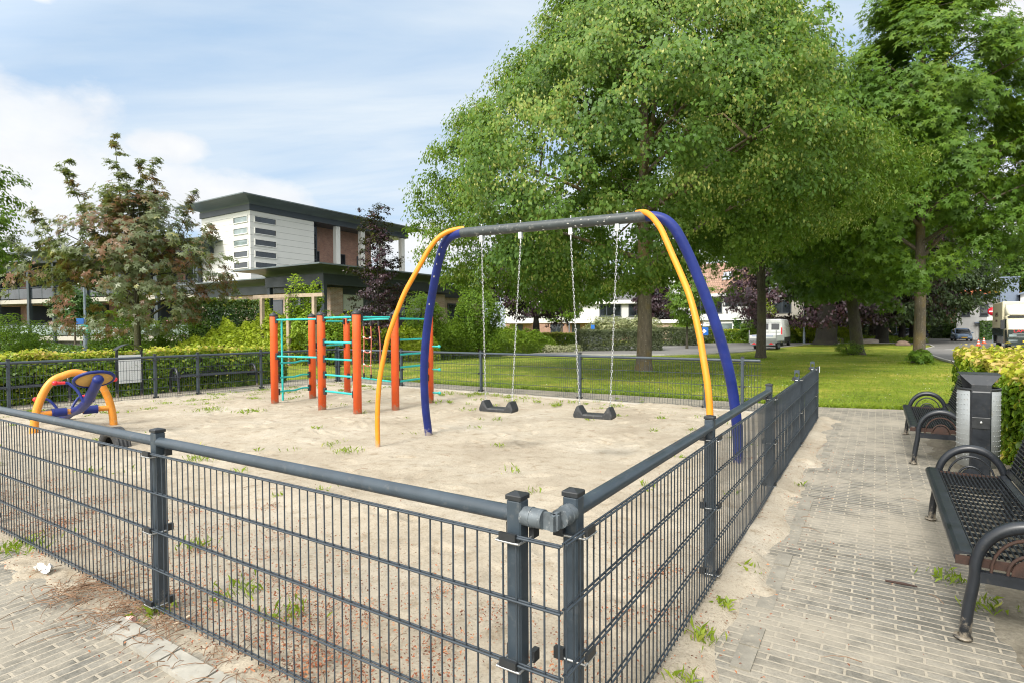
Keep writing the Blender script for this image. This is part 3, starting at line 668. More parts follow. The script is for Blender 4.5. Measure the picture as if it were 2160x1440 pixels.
# ================================================================ BENCHES
def bench(label, x, y, a, length=2.0, fine=True, group='black mesh benches'):
    t = thing('bench', label, 'bench', (x, y, 0), a, group); Lb = length; t.scale = (1, .8, 1)
    arc = [(0,-.10),(.018,.12),(.05,.30)]+[(.30-.25*math.cos(u), .335+.235*math.sin(u)) for u in np.linspace(.1, PI-.1, 12)]+[(.55,.30),(.575,.12),(.59,-.10)]
    for x_ in (0, Lb):
        o = MB().tube(smooth([(x_, p, z) for p, z in arc], 3), .030, 14).build('leg', M['bench'], t)
        for y_ in (0, .59): MB().lathe([(0,.002),(.048,.002),(.047,.007),(.03,.009)], (x_, y_, 0), 16).build('foot_plate', M['bench'], o)
        MB().box((x_-.02,x_+.02), (.05,.55), (.285,.335)).build('cross_rail', M['bench'], o)
        s_ = -1 if x_ == 0 else 1
        mb = MB()
        for r_ in (.175, .10): mb.tube([(x_, .30-r_*math.cos(u), .335+r_*math.sin(u)) for u in np.linspace(0, PI, 14)], .0085, 8)
        mb.add([(x_, .30-.085*math.cos(u), .336+.085*math.sin(u)) for u in np.linspace(0, PI, 12)]+[(x_+.006, .30-.085*math.cos(u), .336+.085*math.sin(u)) for u in np.linspace(0, PI, 12)], [tuple(range(12)), tuple(range(23,11,-1))]+[(i, i+12, i+13, i+1) for i in range(11)])
        mb.build('ring_ornament', M['rust'] if x_ > 0 else M['bench'], o)
    z = .395; x0, x1 = -.02 if False else .055, Lb-.055
    st_ = MB(); nw = 16
    for i in range(nw): st_.tube([(x0, .055+.43*i/(nw-1), z+.002-.012*math.sin(PI*i/(nw-1))), (x1, .055+.43*i/(nw-1), z+.002-.012*math.sin(PI*i/(nw-1)))], .0058, 6)
    so = st_.build('seat', M['bench'], t)
    mb = MB(); nx = int(Lb/.105)
    for i in range(nx+1):
        xx = x0+(x1-x0)*i/nx; mb.prism([(xx-.004,.02,z-.034),(xx-.004,.50,z-.034),(xx-.004,.50,z-.012),(xx-.004,.27,z-.022),(xx-.004,.02,z-.012)], (.008,0,0))
    mb.build('seat_rib', M['bench'], so)
    # rolled front and back edges
    fe = MB(); pf = [(-.050,z-.018),(-.048,z-.004),(-.036,z+.008),(-.016,z+.013),(.045,z+.011),(.045,z+.002),(-.016,z-.002),(-.03,z-.008),(-.03,z-.034),(-.042,z-.034)]
    fe.prism([(x0-.03, p, q_) for p, q_ in pf], (x1-x0+.06,0,0)); fe.build('front_edge', M['bench'], so)
    be = MB(); be.prism([(x0, p, q_) for p, q_ in ((.495,z-.03),(.495,z+.006),(.545,z+.012),(.56,z-.004),(.56,z-.03))], (x1-x0,0,0)); be.build('rear_edge', M['bench'], so)
    for x_ in (x0-.034, x1+.024): MB().box((x_,x_+.010), (-.04,.55), (z-.05,z-.008)).build('end_plate', M['rust'], so)
    # tilted back of mesh
    b0, b1 = np.array([.56,.435]), np.array([.70,.80]); bk = MB(); nb = 15 if fine else 26
    for i in range(nb):
        p = b0+(b1-b0)*i/(nb-1); bk.tube([(x0,*p), (x1,*p)], .0055 if fine else .0062, 6)
    bo = bk.build('backrest', M['bench'], t); mb = MB(); d = (b1-b0)/np.linalg.norm(b1-b0); n_ = np.array([d[1],-d[0]])
    for i in range(nx+1):
        xx = x0+(x1-x0)*i/nx; a_, c_ = b0+n_*.006, b1+n_*.006; mb.prism([(xx-.004,*a_),(xx-.004,*c_),(xx-.004,*(c_+n_*.02)),(xx-.004,*(a_+n_*.02))], (.008,0,0))
    mb.build('back_rib', M['bench'], bo)
    for p in (b0-d*.02, b1): MB().prism([(x0-.01,*(p-n_*.012)),(x0-.01,*(p+d*.04-n_*.012)),(x0-.01,*(p+d*.04+n_*.012)),(x0-.01,*(p+n_*.012))], (x1-x0+.02,0,0)).build('back_edge', M['bench'], bo)
    for x_ in (.0, Lb): MB().tube([(x_+(.03 if x_ == 0 else -.03),.555,.30),(x_+(.03 if x_ == 0 else -.03),.60,.47),(x_+(.05 if x_ == 0 else -.05),.71,.78)], .014, 8).build('back_support', M['bench'], bo)
    return t
gB = 'black mesh benches'
bench('black mesh bench by the path, its rusty seat end nearest in the foreground', 3.24, 4.40, aR+PI)
bench('black mesh bench by the path beyond the litter bin, next to the lawn', 5.44, 7.88, aR+PI)
bench('black mesh bench behind the back fence beside the grey panelled bin, nearest the climbing frame', -7.82, 13.40, R(54), 1.93, False)
bench('black mesh bench behind the back fence and the seesaw arch', -10.35, 10.22, R(54), 2.0, False)
# ================================================================ LITTER BINS
lb = thing('litter_bin', 'round aluminium litter bin with dotted shells and black hood between the benches', 'litter bin', (4.21, 5.15, 0), aR-PI/2)
lb.scale = (.78, .78, .98)
# local -y looks down the path towards the camera
def shell(a0, a1): return MB().lathe([(.194,.24),(.2,.24),(.2,.935),(.194,.935),(.194,.24)], n=22, a0=a0, a1=a1)
gapa = .50
for a0, a1 in ((-PI/2+gapa, PI/2-.2), (PI/2+.2, 1.5*PI-gapa)):
    s_ = shell(a0, a1).build('shell', M['alu'], lb); mb = MB()
    for i, z in enumerate(np.arange(.30, .90, .046)):
        for j, a in enumerate(np.linspace(a0+.12+(i % 2)*.07, a1-.12, 13)): mb.sphere((.2*math.cos(a), .2*math.sin(a), z), .0055, 6)
    o = tag(mb.build('stud', M['alu'], s_), kind='stuff')
MB().lathe([(.185,.935),(.205,.935),(.207,.948),(.2,.956),(.185,.956),(.175,.93)], n=36).build('rim', M['blackplastic'], lb)
MB().lathe([(0,.26),(.185,.26),(.185,.94),(.17,.94),(.17,.5),(0,.5)], n=28).build('liner', M['bench'], lb)
MB().bbox((-.092,.092), (-.222,-.17), (.05,.935), .012).build('front_panel', M['bench'], lb)
mb = MB(); mb.bbox((-.084,.084), (-.232,-.2225), (.60,.70), .004); lk = mb.build('lock_plate', M['blackplastic'], lb)
MB().lathe([(0,0),(.012,0),(.012,.008),(.009,.010),(0,.010)], n=14).xform(Matrix.Translation((0,-.2325,.655)) @ Matrix.Rotation(PI/2, 4, 'X')).build('lock', M['steel'], lk)
MB().lathe([(0,-.1),(.10,-.1),(.10,.26),(0,.26)], n=20).build('pedestal', M['bench'], lb)
hd = MB()
def trap(y, z, hw): return [(-hw,y,z),(hw,y,z)]
A_ = trap(-.215,.90,.088)+trap(-.215,.99,.088)+trap(-.115,1.075,.185); B_ = [(p[0]*.96, p[1]+.012, p[2]-.003) for p in A_]
hd.add(A_+B_, [(0,1,3,2),(2,3,5,4),(7,6,8,9),(9,8,10,11),(0,6,7,1),(4,5,11,10),(0,2,8,6),(2,4,10,8),(1,7,9,3),(3,9,11,5)])
hd.prism([(-.185,-.115,1.0745),(.185,-.115,1.0745),(.185,.13,1.085),(-.185,.13,1.085)], (0,0,.004))
hd.prism([(-.13,.12,.93),(.13,.12,.93),(.17,.13,1.083),(-.17,.13,1.083)], (0,.006,0))
hd.build('hood', paint('black_steel_hood', (.024,.027,.031), .42, .2, 8, dirt=(.10,.09,.08), dirtamt=.35), lb)
b2 = thing('litter_bin', 'flat grey panelled litter bin with curved black hood before the beech hedge', 'litter bin', (-8.62, 12.86, 0), R(54))
for x in (-.245, .245): MB().box((x-.02,x+.02), (-.03,.03), (-.1,1.03)).build('post', M['bench'], b2)
pn = MB(); pn.bbox((-.222,.222), (-.05,-.035), (.30,.925), .004); po = pn.build('panel', paint('grey_panel', (.55,.57,.57), .5, .05, 6, dirt=(.4,.4,.38), dirtamt=.3), b2)
mb = MB()
for z in np.arange(.34, .90, .05):
    for x in np.arange(-.19, .2, .042): mb.sphere((x,-.0505,z), .005, 6)
tag(mb.build('stud', M['alu'], po), kind='stuff')
MB().box((-.222,.222), (-.0345,.15), (.30,.90)).build('container', M['bench'], b2)
ar = [(-.265+.53*t, 1.03+.12*math.sin(PI*t)**.8) for t in np.linspace(0, 1, 15)]
mb = MB()
for i in range(14):
    (x0,z0),(x1,z1) = ar[i], ar[i+1]; mb.add([(x0,-.07,z0),(x1,-.07,z1),(x1,.16,z1),(x0,.16,z0),(x0,-.07,z0+.012),(x1,-.07,z1+.012),(x1,.16,z1+.012),(x0,.16,z0+.012)], [(3,2,1,0),(4,5,6,7),(0,1,5,4),(2,3,7,6)])
mb.build('hood', M['bench'], b2)
# ================================================================ BUILDINGS
def fbox(mb, face, a, d, z):
    """box given on a wall face: a = span along the wall, d = (inner, outer) distance out of the wall plane"""
    ax, pl = face
    lo, hi = pl-d[1], pl-d[0]
    return mb.box(a, (lo,hi), z) if ax == 'y' else mb.box((lo,hi), a, z)
def win(parent, face, a0, a1, z0, z1, mull=(), rail=(), fm=None, gm=None, fw=.06, proud=.05, sill=False, blind=None):
    f = MB(); fm = fm or M['frame']; gm = gm or M['glass']
    fbox(f, face, (a0,a0+fw), (-.05,proud), (z0,z1)); fbox(f, face, (a1-fw,a1), (-.05,proud), (z0,z1))
    fbox(f, face, (a0+fw,a1-fw), (-.05,proud-.003), (z0,z0+fw)); fbox(f, face, (a0+fw,a1-fw), (-.05,proud-.003), (z1-fw,z1))
    for m_ in mull: fbox(f, face, (m_-fw*.45,m_+fw*.45), (-.05,proud-.006), (z0+fw,z1-fw))
    for m_ in rail: fbox(f, face, (a0+fw,a1-fw), (-.05,proud-.012), (m_-fw*.45,m_+fw*.45))
    if sill: fbox(f, face, (a0-.06,a1+.06), (-.05,proud+.05), (z0-.06,z0-.003))
    o = f.build('window', fm, parent)
    g_ = MB(); fbox(g_, face, (a0+fw*.5,a1-fw*.5), (-.04,.018), (z0+fw*.5,z1-fw*.5)); g_.build('pane', gm, o)
    if blind:
        b_ = MB(); fbox(b_, face, (a0+fw,a1-fw), (.019,.026), (z1-fw-blind,z1-fw)); b_.build('blind', M['blind'], o)
    return o
def eave(x0, x1, y0, y1, zb, over, rise, edge=.07, n=7, pitch=.03):
    mb = MB(); V = []
    def ring(o, z): return [(x0-o,y0-o,z),(x1+o,y0-o,z),(x1+o,y1+o,z),(x0-o,y1+o,z)]
    for i in range(n+1):
        t = i/n*PI/2; V += ring(over*(1-math.cos(t)), zb+rise*math.sin(t))
    V += ring(over, zb+rise+edge); V += ring(-.4, zb+rise+edge+pitch*(over+.4))
    k = n+3
    mb.add(V, [(i*4+j, i*4+(j+1) % 4, (i+1)*4+(j+1) % 4, (i+1)*4+j) for i in range(k-1) for j in range(4)]+[tuple(4*(k-1)+j for j in range(4))])
    return mb
zinc = paint('grey_zinc_roof', (.105,.128,.135), .38, .15, .8, world=True)
bd = thing('care_home', 'white clad tower block with dark flared roofs and a low entrance pavilion', 'building', (-9.85, 30.0, 0), aR)
TX, TY = 3.93, 12.4; x1c = TX+5.36; xE = TX+15.75; yB = TY+6.1
# tower: white board cladding with open joints
cd = MB(); z = .2; i = 0
while z < 9.70:
    t = min(z+.445, 9.70); cd.box((TX,x1c), (TY,yB), (z,t)); z += .46
cd.build('cladding', M['white'], bd)
MB().box((TX+.02,x1c-.02), (TY+.02,yB-.02), (-.6,9.71)).build('core_wall', M['dark'], bd)
for zc in (9.14, 8.34, 7.53, 6.71, 5.94):
    for face, a0, a1 in ((('y',TY), TX+.30, TX+2.05), (('x',TX), TY+.22, TY+1.95)):
        o = win(bd, face, a0, a1, zc-.235, zc+.235, fm=M['white'], fw=.05, proud=.07, gm=M['glass2'] if (face[0] == 'x' and zc > 7.4) else M['glass'])
# recessed upper floor with brick wall and white columns
MB().box((x1c,TX+12.9), (TY+1.7,yB), (-.6,9.71)).build('brick_wall', M['redbrick'], bd)
MB().box((x1c,xE), (TY-.02,yB), (4.55,4.80)).build('terrace', M['cream'], bd)
MB().box((TX+12.9,xE), (TY+.15,yB), (9.66,9.70)).build('soffit', M['white'], bd)
for x in (TX+7.77, TX+10.43, TX+12.77, TX+15.3):
    MB().bbox((x-.21,x+.21), (TY+.03,TY+.45), (4.80,9.69), .02).build('column', M['white'], bd)
gw = win(bd, ('y',TY+.9), x1c, x1c+.95, 4.85, 9.68, rail=(6.0,6.9,7.8,8.7), fw=.07, proud=.06)
MB().box((x1c+.0,x1c+.95), (TY+.95,TY+1.69), (4.81,9.69)).build('stair_wall', M['dark'], bd)
win(bd, ('y',TY+1.7), TX+6.75, TX+7.2, 6.6, 7.75, fw=.06)
win(bd, ('y',TY+1.7), TX+9.3, TX+9.9, 5.6, 7.75, fw=.06); win(bd, ('y',TY+1.7), TX+11.2, TX+11.8, 5.6, 7.75, fw=.06)
MB().box((TX-.10,xE+.10), (TY-.10,yB+.10), (9.715,10.12)).build('fascia', M['dark'], bd)
rf = eave(TX-.05, xE+.05, TY-.05, yB+.05, 10.12, 1.25, .36).build('roof', zinc, bd)
MB().box((TX+1.2,TX+4.0), (yB-2.2,yB-.3), (10.5,11.25)).build('roof_plant', paint('roof_screen', (.10,.11,.12), .6, .2, 20), rf)
# entrance pavilion
pl, pw = 10.7, 5.0
MB().box((0,pl), (0,pw), (3.78,4.34)).build('fascia', M['dark'], bd)
eave(.03, pl-.03, .03, pw-.03, 4.34, 1.3, .33).build('roof', zinc, bd)
MB().box((.15,pl-.1), (.7,pw-.6), (3.70,3.777)).build('ceiling', M['frame'], bd)
for x, y in ((.14,.14), (.14,pw-.25)): MB().bbox((x-.11,x+.11), (y-.11,y+.11), (-.6,3.779), .01).build('column', M['dark'], bd)
MB().box((.9,1.75), (.55,1.2), (-.6,3.699)).build('brick_wall', M['brown'], bd)
MB().box((1.75,8.6), (.8,1.1), (-.6,3.699)).build('spandrel', M['dark'], bd)
xs = [1.85, 3.55, 4.15, 5.85, 6.5, 8.3]
for a, b_ in ((1.85,3.55), (4.3,5.7), (6.1,7.1), (7.3,8.5)):
    win(bd, ('y',.8), a, b_, 1.15, 3.45, rail=(2.35,), fw=.09, proud=.07, blind=.95 if a != 6.1 else .4)
MB().box((8.6,pl-.12), (.5,1.4), (-.6,3.699)).build('brick_wall', M['brown'], bd)
# left side of the pavilion: glazed doors between dark posts
MB().box((1.0,1.3), (1.2,pw-.4), (-.6,3.699)).build('door_wall', M['dark'], bd)
for a, b_, m_ in ((1.3,2.0,'glass2'), (2.15,2.9,'glass'), (3.1,3.8,'glass2'), (3.95,4.5,'glass')):
    win(bd, ('x',1.0), a, b_, .1, 3.3, rail=(1.3,2.5), fw=.08, proud=.07, gm=M[m_])
# low wing behind the hedge
wy = 17.2
MB().box((2.95,12), (pw+.01,wy-.2), (-.6,3.70)).build('brick_wall', M['brown'], bd)
MB().box((2.90,12), (wy-4.0,wy-1.1), (-.6,3.69)).build('white_wall', M['white'], bd)
MB().box((2.8,12.1), (pw-.05,wy), (3.705,4.22)).build('fascia', M['dark'], bd)
eave(2.83, 12, pw+.0, wy-.03, 4.22, 1.2, .33).build('roof', zinc, bd)
win(bd, ('x',2.90), wy-3.2, wy-1.9, .9, 3.3, fw=.08, rail=(2.4,)); win(bd, ('x',2.95), 7.5, 9.0, .9, 3.3, fw=.08, rail=(2.4,)); win(bd, ('x',2.95), 5.3, 6.6, .3, 3.3, fw=.08, rail=(2.4,))
# right wing under the same roof line
MB().box((pl+.02,16.5), (1.6,6), (-.6,3.60)).build('brick_wall', M['brown'], bd)
MB().box((pl+.03,16.6), (1.3,6.1), (3.605,4.0)).build('fascia', M['dark'], bd)
eave(pl+.1, 16.5, 1.35, 6, 4.0, .9, .3).build('roof', zinc, bd)
win(bd, ('y',1.6), 12.2, 14.4, .9, 3.2, mull=(13.3,), fw=.08)
MB().tube([(9.0,.2,4.7),(9.0,.2,5.15)], .06, 8).build('vent_pipe', M['whiteframe'], bd)
# apartment wing with balconies on the far left
ap = thing('apartment_building', 'two storey brick apartment wing with dark columns and glazed balconies', 'building', (-22.0, 41.9, 0), R(-21))
apx0 = -46
MB().box((apx0,-.1), (2.0,12), (-.6,7.15)).build('brick_wall', M['redbrick'], ap)
MB().box((apx0,-.2), (.35,2.0), (-.6,.55)).build('plinth', M['plinth'], ap)
for z0, z1 in ((.55,.92), (3.72,4.06)):
    MB().box((apx0,-.1), (0,2.3), (z0,z1)).build('balcony_slab', M['cream'], ap)
MB().box((apx0,-20.6), (-.25,10), (6.45,6.9)).build('fascia', M['dark'], ap); eave(apx0, -20.7, -.2, 10, 6.9, 1.0, .28).build('roof', zinc, ap)
MB().box((-20.0,-.2), (-.35,11), (7.05,7.5)).build('fascia', M['dark'], ap); eave(-19.95, -.25, -.3, 11, 7.5, 1.2, .34).build('roof', zinc, ap)
MB().box((-20.0,-.15), (1.95,11.9), (6.9,7.06)).build('ceiling', M['dark'], ap)
cols = [-40.5,-35.5,-30.3,-25.3,-20.9,-17.6,-13.4,-9.4,-5.4,-1.2]
for x in cols: MB().box((x-.13,x+.13), (-.18,.08), (-.6,6.45 if x < -20.5 else 7.05)).build('column', M['dark'], ap)
for i, x in enumerate(cols[:-1]):
    xn = cols[i+1]
    for zf in (.92, 4.06):
        b_ = MB(); b_.box((x+.13,xn-.13), (-.06,-.01), (zf+1.0,zf+1.05))
        n_ = max(2, int((xn-x)/1.2))
        for k in range(1, n_): xx = x+(xn-x)*k/n_; b_.box((xx-.025,xx+.025), (-.055,-.015), (zf,zf+1.0))
        ro = b_.build('railing', M['dark'], ap)
        MB().box((x+.16,xn-.16), (-.04,-.03), (zf+.08,zf+.92)).build('glass_panel', M['glass2'] if zf < 1 else M['glass'], ro)
    w_ = xn-x
    for zf, zt in ((.92,3.55), (4.06,6.6)):
        win(ap, ('y',2.0), x+.5, x+w_*.42, zf+.05, zt-.3, rail=(zf+1.0,), mull=(x+.5+(w_*.42-.5)*.5,), fw=.08)
        a = x+w_*.5; win(ap, ('y',2.0), a, a+w_*.16, zf+.3, zt-.2, rail=(zf+1.3,), fw=.07)
        MB().box((a+w_*.17,a+w_*.17+.55), (1.94,2.0), (zf,zt)).build('white_panel', M['white'], ap)
        MB().box((x+w_*.84,x+w_*.84+.12), (.1,2.0), (zf,zt)).build('screen_wall', M['dark'], ap)
    for k in range(2):
        xx = x+w_*(.3+.4*k); MB().box((xx-.3,xx+.3), (.33,.36), (.05,.3)).build('vent_grille', M['dark'], ap)
# row of white houses behind the lime tree
tile = paint('grey_roof_tile', (.13,.13,.135), .8, .25, 1, world=True)
def tilemat(name, col, rows=.16):
    m, nt, b = newmat(name); v = objco(nt); sep = nt.nodes.new('ShaderNodeSeparateXYZ'); nt.links.new(v, sep.inputs[0])
    w = nt.nodes.new('ShaderNodeTexBrick'); cmb = nt.nodes.new('ShaderNodeCombineXYZ'); nt.links.new(sep.outputs[0], cmb.inputs[0]); nt.links.new(sep.outputs[2], cmb.inputs[1]); nt.links.new(cmb.outputs[0], w.inputs['Vector'])
    w.inputs['Scale'].default_value = 1; w.inputs['Brick Width'].default_value = .26; w.inputs['Row Height'].default_value = rows; w.inputs['Mortar Size'].default_value = .02
    w.inputs['Color1'].default_value = (*[c*.85 for c in col], 1); w.inputs['Color2'].default_value = (*[c*1.15 for c in col], 1); w.inputs['Mortar'].default_value = (*[c*.4 for c in col], 1)
    nt.links.new(w.outputs['Color'], b.inputs['Base Color']); b.inputs['Roughness'].default_value = .8; bump(nt, w.outputs['Fac'], -.5, .03, b); return m
h1 = thing('terraced_house', 'row of white painted houses with grey roof and dark canopied doors', 'house', (8.0, 80.0, -.45), R(-4))
MB().box((-9,17.5), (0,9), (2.45,5.55)).build('wall', M['render'], h1)
MB().box((-8.95,17.45), (.15,8.9), (0,2.449)).build('brick_base', M['redbrick'], h1)
r_ = MB(); r_.prism([(-9.3,-.5,5.5),(-9.3,4.5,9.6),(-9.3,9.5,5.5),(-9.3,9.5,5.3),(-9.3,-.5,5.3)], (22.3,0,0)); r_.build('roof', tilemat('grey_tiles', (.15,.15,.155)), h1)
MB().box((-9.3,13.0), (-.55,-.48), (5.05,5.55)).build('gutter_board', M['whiteframe'], h1)
g_ = MB(); g_.prism([(13.3,-.05,5.5),(13.3,4.5,9.9),(13.3,9.05,5.5)], (4.2,0,0)); g_.build('gable', M['render'], h1)
for a, b_ in ((-6.4,-4.2), (-1.2,1.4), (4.2,7.2), (8.2,11.6)):
    win(h1, ('y',0), a, b_, 3.3, 4.95, mull=(a+(b_-a)/3, a+2*(b_-a)/3), fw=.14, proud=.08, sill=True)
for a in (-7.6, 0.4, 4.1): MB().box((a,a+1.1), (.05,.16), (.05,2.25)).build('door', M['dark'], h1)
win(h1, ('y',.15), -2.6, -.9, .9, 2.3, mull=(-1.75,), fw=.12); win(h1, ('y',.15), 7.4, 9.6, .9, 2.3, mull=(8.5,), fw=.12)
MB().box((-.6,5.6), (-1.1,.0), (2.42,2.58)).build('canopy', M['whiteframe'], h1); MB().box((-8.4,-5.2), (-1.1,.0), (2.42,2.58)).build('canopy', M['whiteframe'], h1)
# white house with brown tiled roof
h2 = thing('white_house', 'white house with brown tiled roof and roof window behind the yellow brace', 'house', (21.6, 71.3, -.45), R(-31))
W_, D2 = 8.2, 8.0
MB().box((0,W_), (0,D2), (2.75,5.85)).build('wall', M['render'], h2)
MB().box((.02,W_-.02), (.6,D2-.02), (0,2.748)).build('brick_base', M['redbrick'], h2)
r_ = MB(); r_.prism([(-.45,-.5,5.75),(-.45,3.9,9.9),(-.45,8.3,5.75),(-.45,8.3,5.6),(-.45,3.9,9.72),(-.45,-.5,5.6)], (W_+.75,0,0)); ro = r_.build('roof', tilemat('brown_tiles', (.30,.185,.13), .3), h2)
g_ = MB(); g_.prism([(W_-.3,-.02,5.6),(W_-.3,3.9,9.6),(W_-.3,8.0,5.6)], (.296,0,0)); g_.build('gable', M['render'], h2)
for x in (-.49, W_+.30): MB().prism([(x,-.52,5.72),(x,3.9,9.95),(x,3.9,9.7),(x,-.52,5.45)], (.05,0,0)).build('bargeboard', M['whiteframe'], h2)
MB().box((-.4,W_+.25), (-.58,-.5), (5.45,5.78)).build('gutter_board', M['whiteframe'], h2)
t_ = math.atan2(4.15, 4.4); s0 = MB(); s0.box((0,1.0), (0,1.5), (.0,.07)); rw = s0.build('roof_window', M['steel'], ro, (4.1,1.35,7.52)); rw.rotation_euler = (t_,0,0)
g_ = MB(); g_.box((.1,.9), (.12,1.38), (.071,.085)); g_.build('pane', paint('sky_tinted_pane', (.55,.62,.68), .1, .05, 2), rw)  # sky reflection put into the pane's base colour
win(h2, ('y',0), .6, 4.4, 3.4, 5.2, mull=(1.9,3.1), fw=.12, proud=.07); win(h2, ('y',0), 4.7, 8.0, 4.25, 5.25, mull=(6.6,), fw=.12, proud=.07)
MB().box((W_+.001,W_+.05), (3.4,3.9), (3.2,8.2)).build('slit_window', M['frame'], h2)
MB().box((1.9,7.9), (-.7,.6), (2.60,2.74)).build('canopy', M['whiteframe'], h2)
MB().box((2.2,7.6), (-.35,.59), (.0,2.59)).build('bay', M['whiteframe'], h2); win(h2, ('y',-.35), 2.4, 7.4, .75, 2.4, mull=(4.0,5.7), fw=.2, proud=.04, fm=M['whiteframe'], gm=M['glass2'])
MB().box((-4.5,-.02), (1,6), (2.3,2.75)).build('garage', M['whiteframe'], h2); MB().box((-4.3,-.03), (1.3,5.8), (0,2.299)).build('garage_wall', M['brown'], h2)
MB().box((W_+.01,W_+4), (2,6), (2.35,2.75)).build('side_roof', M['whiteframe'], h2)
h5 = thing('grey_house', 'pale house with grey roof half hidden behind the copper beech', 'house', (36.5, 82.0, -.45), R(-31))
MB().box((0,8), (0,8), (0,6)).build('wall', M['cream'], h5); r_ = MB(); r_.prism([(-.3,-.4,5.9),(-.3,4,10),(-.3,8.4,5.9)], (8.6,0,0)); r_.build('roof', tilemat('slate_tiles', (.12,.125,.13)), h5); win(h5, ('y',0), .8, 3.2, 3.6, 5.5, mull=(2,), fw=.12)
# white house with grey chimney on the far right
h3 = thing('white_house', 'white house with tall blue grey chimney behind the parked truck', 'house', (57.2, 73.6, -.45), R(-38))
MB().box((0,6.0), (0,10), (0,5.15)).build('wall', M['render'], h3)
r_ = MB(); r_.prism([(-1.0,-.8,5.12),(6.0,-.8,5.9),(6.0,10,5.9),(-1.0,10,5.12)], (0,0,.16)); r_.build('roof', M['dark'], h3)
bl = paint('blue_grey_paint', (.15,.19,.26), .6, .1, 3)
for i in range(8): MB().box((.1+i*.72,.22+i*.72), (-.7,0), (4.98+i*.08,5.12+i*.08)).build('rafter', bl, h3)
MB().box((-1.02,5.9), (-.85,-.801), (5.05,5.42)).build('fascia', bl, h3)
ch = MB(); ch.box((4.2,5.9), (-1.3,-.01), (0,7.55)).box((4.1,6.0), (-1.4,.05), (7.551,7.7)); ch.build('chimney', bl, h3)
MB().box((6.0,16), (-1.8,9), (0,5.6)).build('gable_wall', M['render'], h3)
r_ = MB(); r_.prism([(5.7,-2.3,5.55),(10.8,-2.3,7.55),(16.3,-2.3,5.55),(16.3,-2.3,5.35),(10.8,-2.3,7.33),(5.7,-2.3,5.35)], (0,12,0)); r_.build('roof', bl, h3)
g_ = MB(); g_.prism([(6.01,-1.79,5.6),(10.8,-1.79,7.45),(15.99,-1.79,5.6)], (0,10,0)); g_.build('gable', M['render'], h3)
for a in (.5, 2.3): win(h3, ('y',0), a, a+.85, 2.95, 4.5, fw=.12, sill=True)
MB().box((7.8,11.5), (-1.95,-1.8), (4.05,4.3)).build('awning_box', bl, h3)
MB().box((2.0,4.0), (-.04,0), (0,1.95)).build('garage_door', M['whiteframe'], h3); MB().box((1.8,4.2), (-.6,0), (2.05,2.2)).build('canopy', bl, h3)
MB().box((4.5,9), (-2.6,-1.81), (2.5,2.75)).build('porch', bl, h3)
# brick cottage with orange roof
h4 = thing('brick_cottage', 'red brick cottage with steep orange tiled roof and white window', 'house', (60.0, 88.0, -.45), R(-38))
g_ = MB(); g_.prism([(0,0,0),(8,0,0),(8,0,2.6),(4,0,6.6),(0,0,2.6)], (0,9,0)); g_.build('wall', brickmat('red_cottage_brick', (.30,.10,.06), (.36,.14,.09), (.3,.2,.17)), h4)
r_ = MB(); r_.prism([(8.5,-.3,2.1),(4,-.3,6.85),(-.5,-.3,2.1),(-.5,-.3,1.9),(4,-.3,6.6),(8.5,-.3,1.9)], (0,9.6,0)); r_.build('roof', paint('orange_tiles', (.55,.17,.07), .8, .2, 8), h4)
win(h4, ('y',0), 2.6, 5.4, 2.9, 4.7, mull=(4.0,), fw=.2, fm=M['whiteframe'], proud=.08)
h6 = thing('brick_house', 'distant house of which only an orange tiled roof shows above the white house', 'house', (84, 110, -.45), R(-38))
MB().box((-10,8), (0,8), (0,5)).build('wall', M['redbrick'], h6); r_ = MB(); r_.prism([(-10.5,-.5,4.8),(-10.5,4,8.6),(-10.5,8.5,4.8)], (19,0,0)); r_.build('roof', paint('red_tiles', (.5,.15,.07), .8, .2, 8), h6)
# pergola
pg = thing('pergola', 'grey wooden pergola carrying a climbing vine before the pavilion', 'pergola', (-9.3, 24.5, 0), aR-PI/2+R(8))
for x in (-1.9, -.35, 1.1): MB().box((x-.07,x+.07), (-.07,.07), (-.3,2.8)).build('post', M['wood'], pg)
MB().box((-2.4,1.6), (-.05,.05), (2.801,2.95)).build('beam', M['wood'], pg)
# ================================================================ STREET FURNITURE
zc = paint('grey_lamp_post', (.17,.21,.25), .5, .1, 4, metal=.2)
def textmesh(txt, size, mat, parent, loc, rot, name='lettering', ext=.004, align='CENTER', sx=1):
    cu = bpy.data.curves.new(name, 'FONT'); cu.body = txt; cu.size = size; cu.extrude = ext; cu.align_x = align; cu.align_y = 'CENTER'; cu.resolution_u = 2
    tmp = bpy.data.objects.new('tmp', cu); C.objects.link(tmp)
    me = bpy.data.meshes.new_from_object(tmp.evaluated_get(bpy.context.evaluated_depsgraph_get())) if False else tmp.to_mesh().copy()
    bpy.data.objects.remove(tmp); me.materials.clear(); me.materials.append(mat)
    o = bpy.data.objects.new(name, me); C.objects.link(o); o.parent = parent; o.location = loc; o.rotation_euler = rot; o.scale = (sx,1,1); return o
def lamppost(label, x, y, h, z0, r=.07, style=0, group='street lamps'):
    t = thing('street_lamp', label, 'street lamp', (x, y, z0), 0, group)
    MB().tube([(0,0,-.3),(0,0,1.2),(0,0,1.21),(0,0,h)], [r*1.35,r*1.35,r*.8,r*.6], 12).build('post', zc, t)
    if style: 
        MB().lathe([(.03,h-.05),(.12,h+.02),(.24,h+.42),(.0,h+.42)], n=14).build('lantern', M['glass2'], t); MB().lathe([(.42,h+.43),(.36,h+.48),(0,h+.62),(0,h+.43)], n=16).build('hood', M['alu'], t)
    else: MB().lathe([(.05,h),(.16,h+.05),(.2,h+.14),(.05,h+.2),(0,h+.2)], n=14).build('lantern', M['alu'], t)
    return t
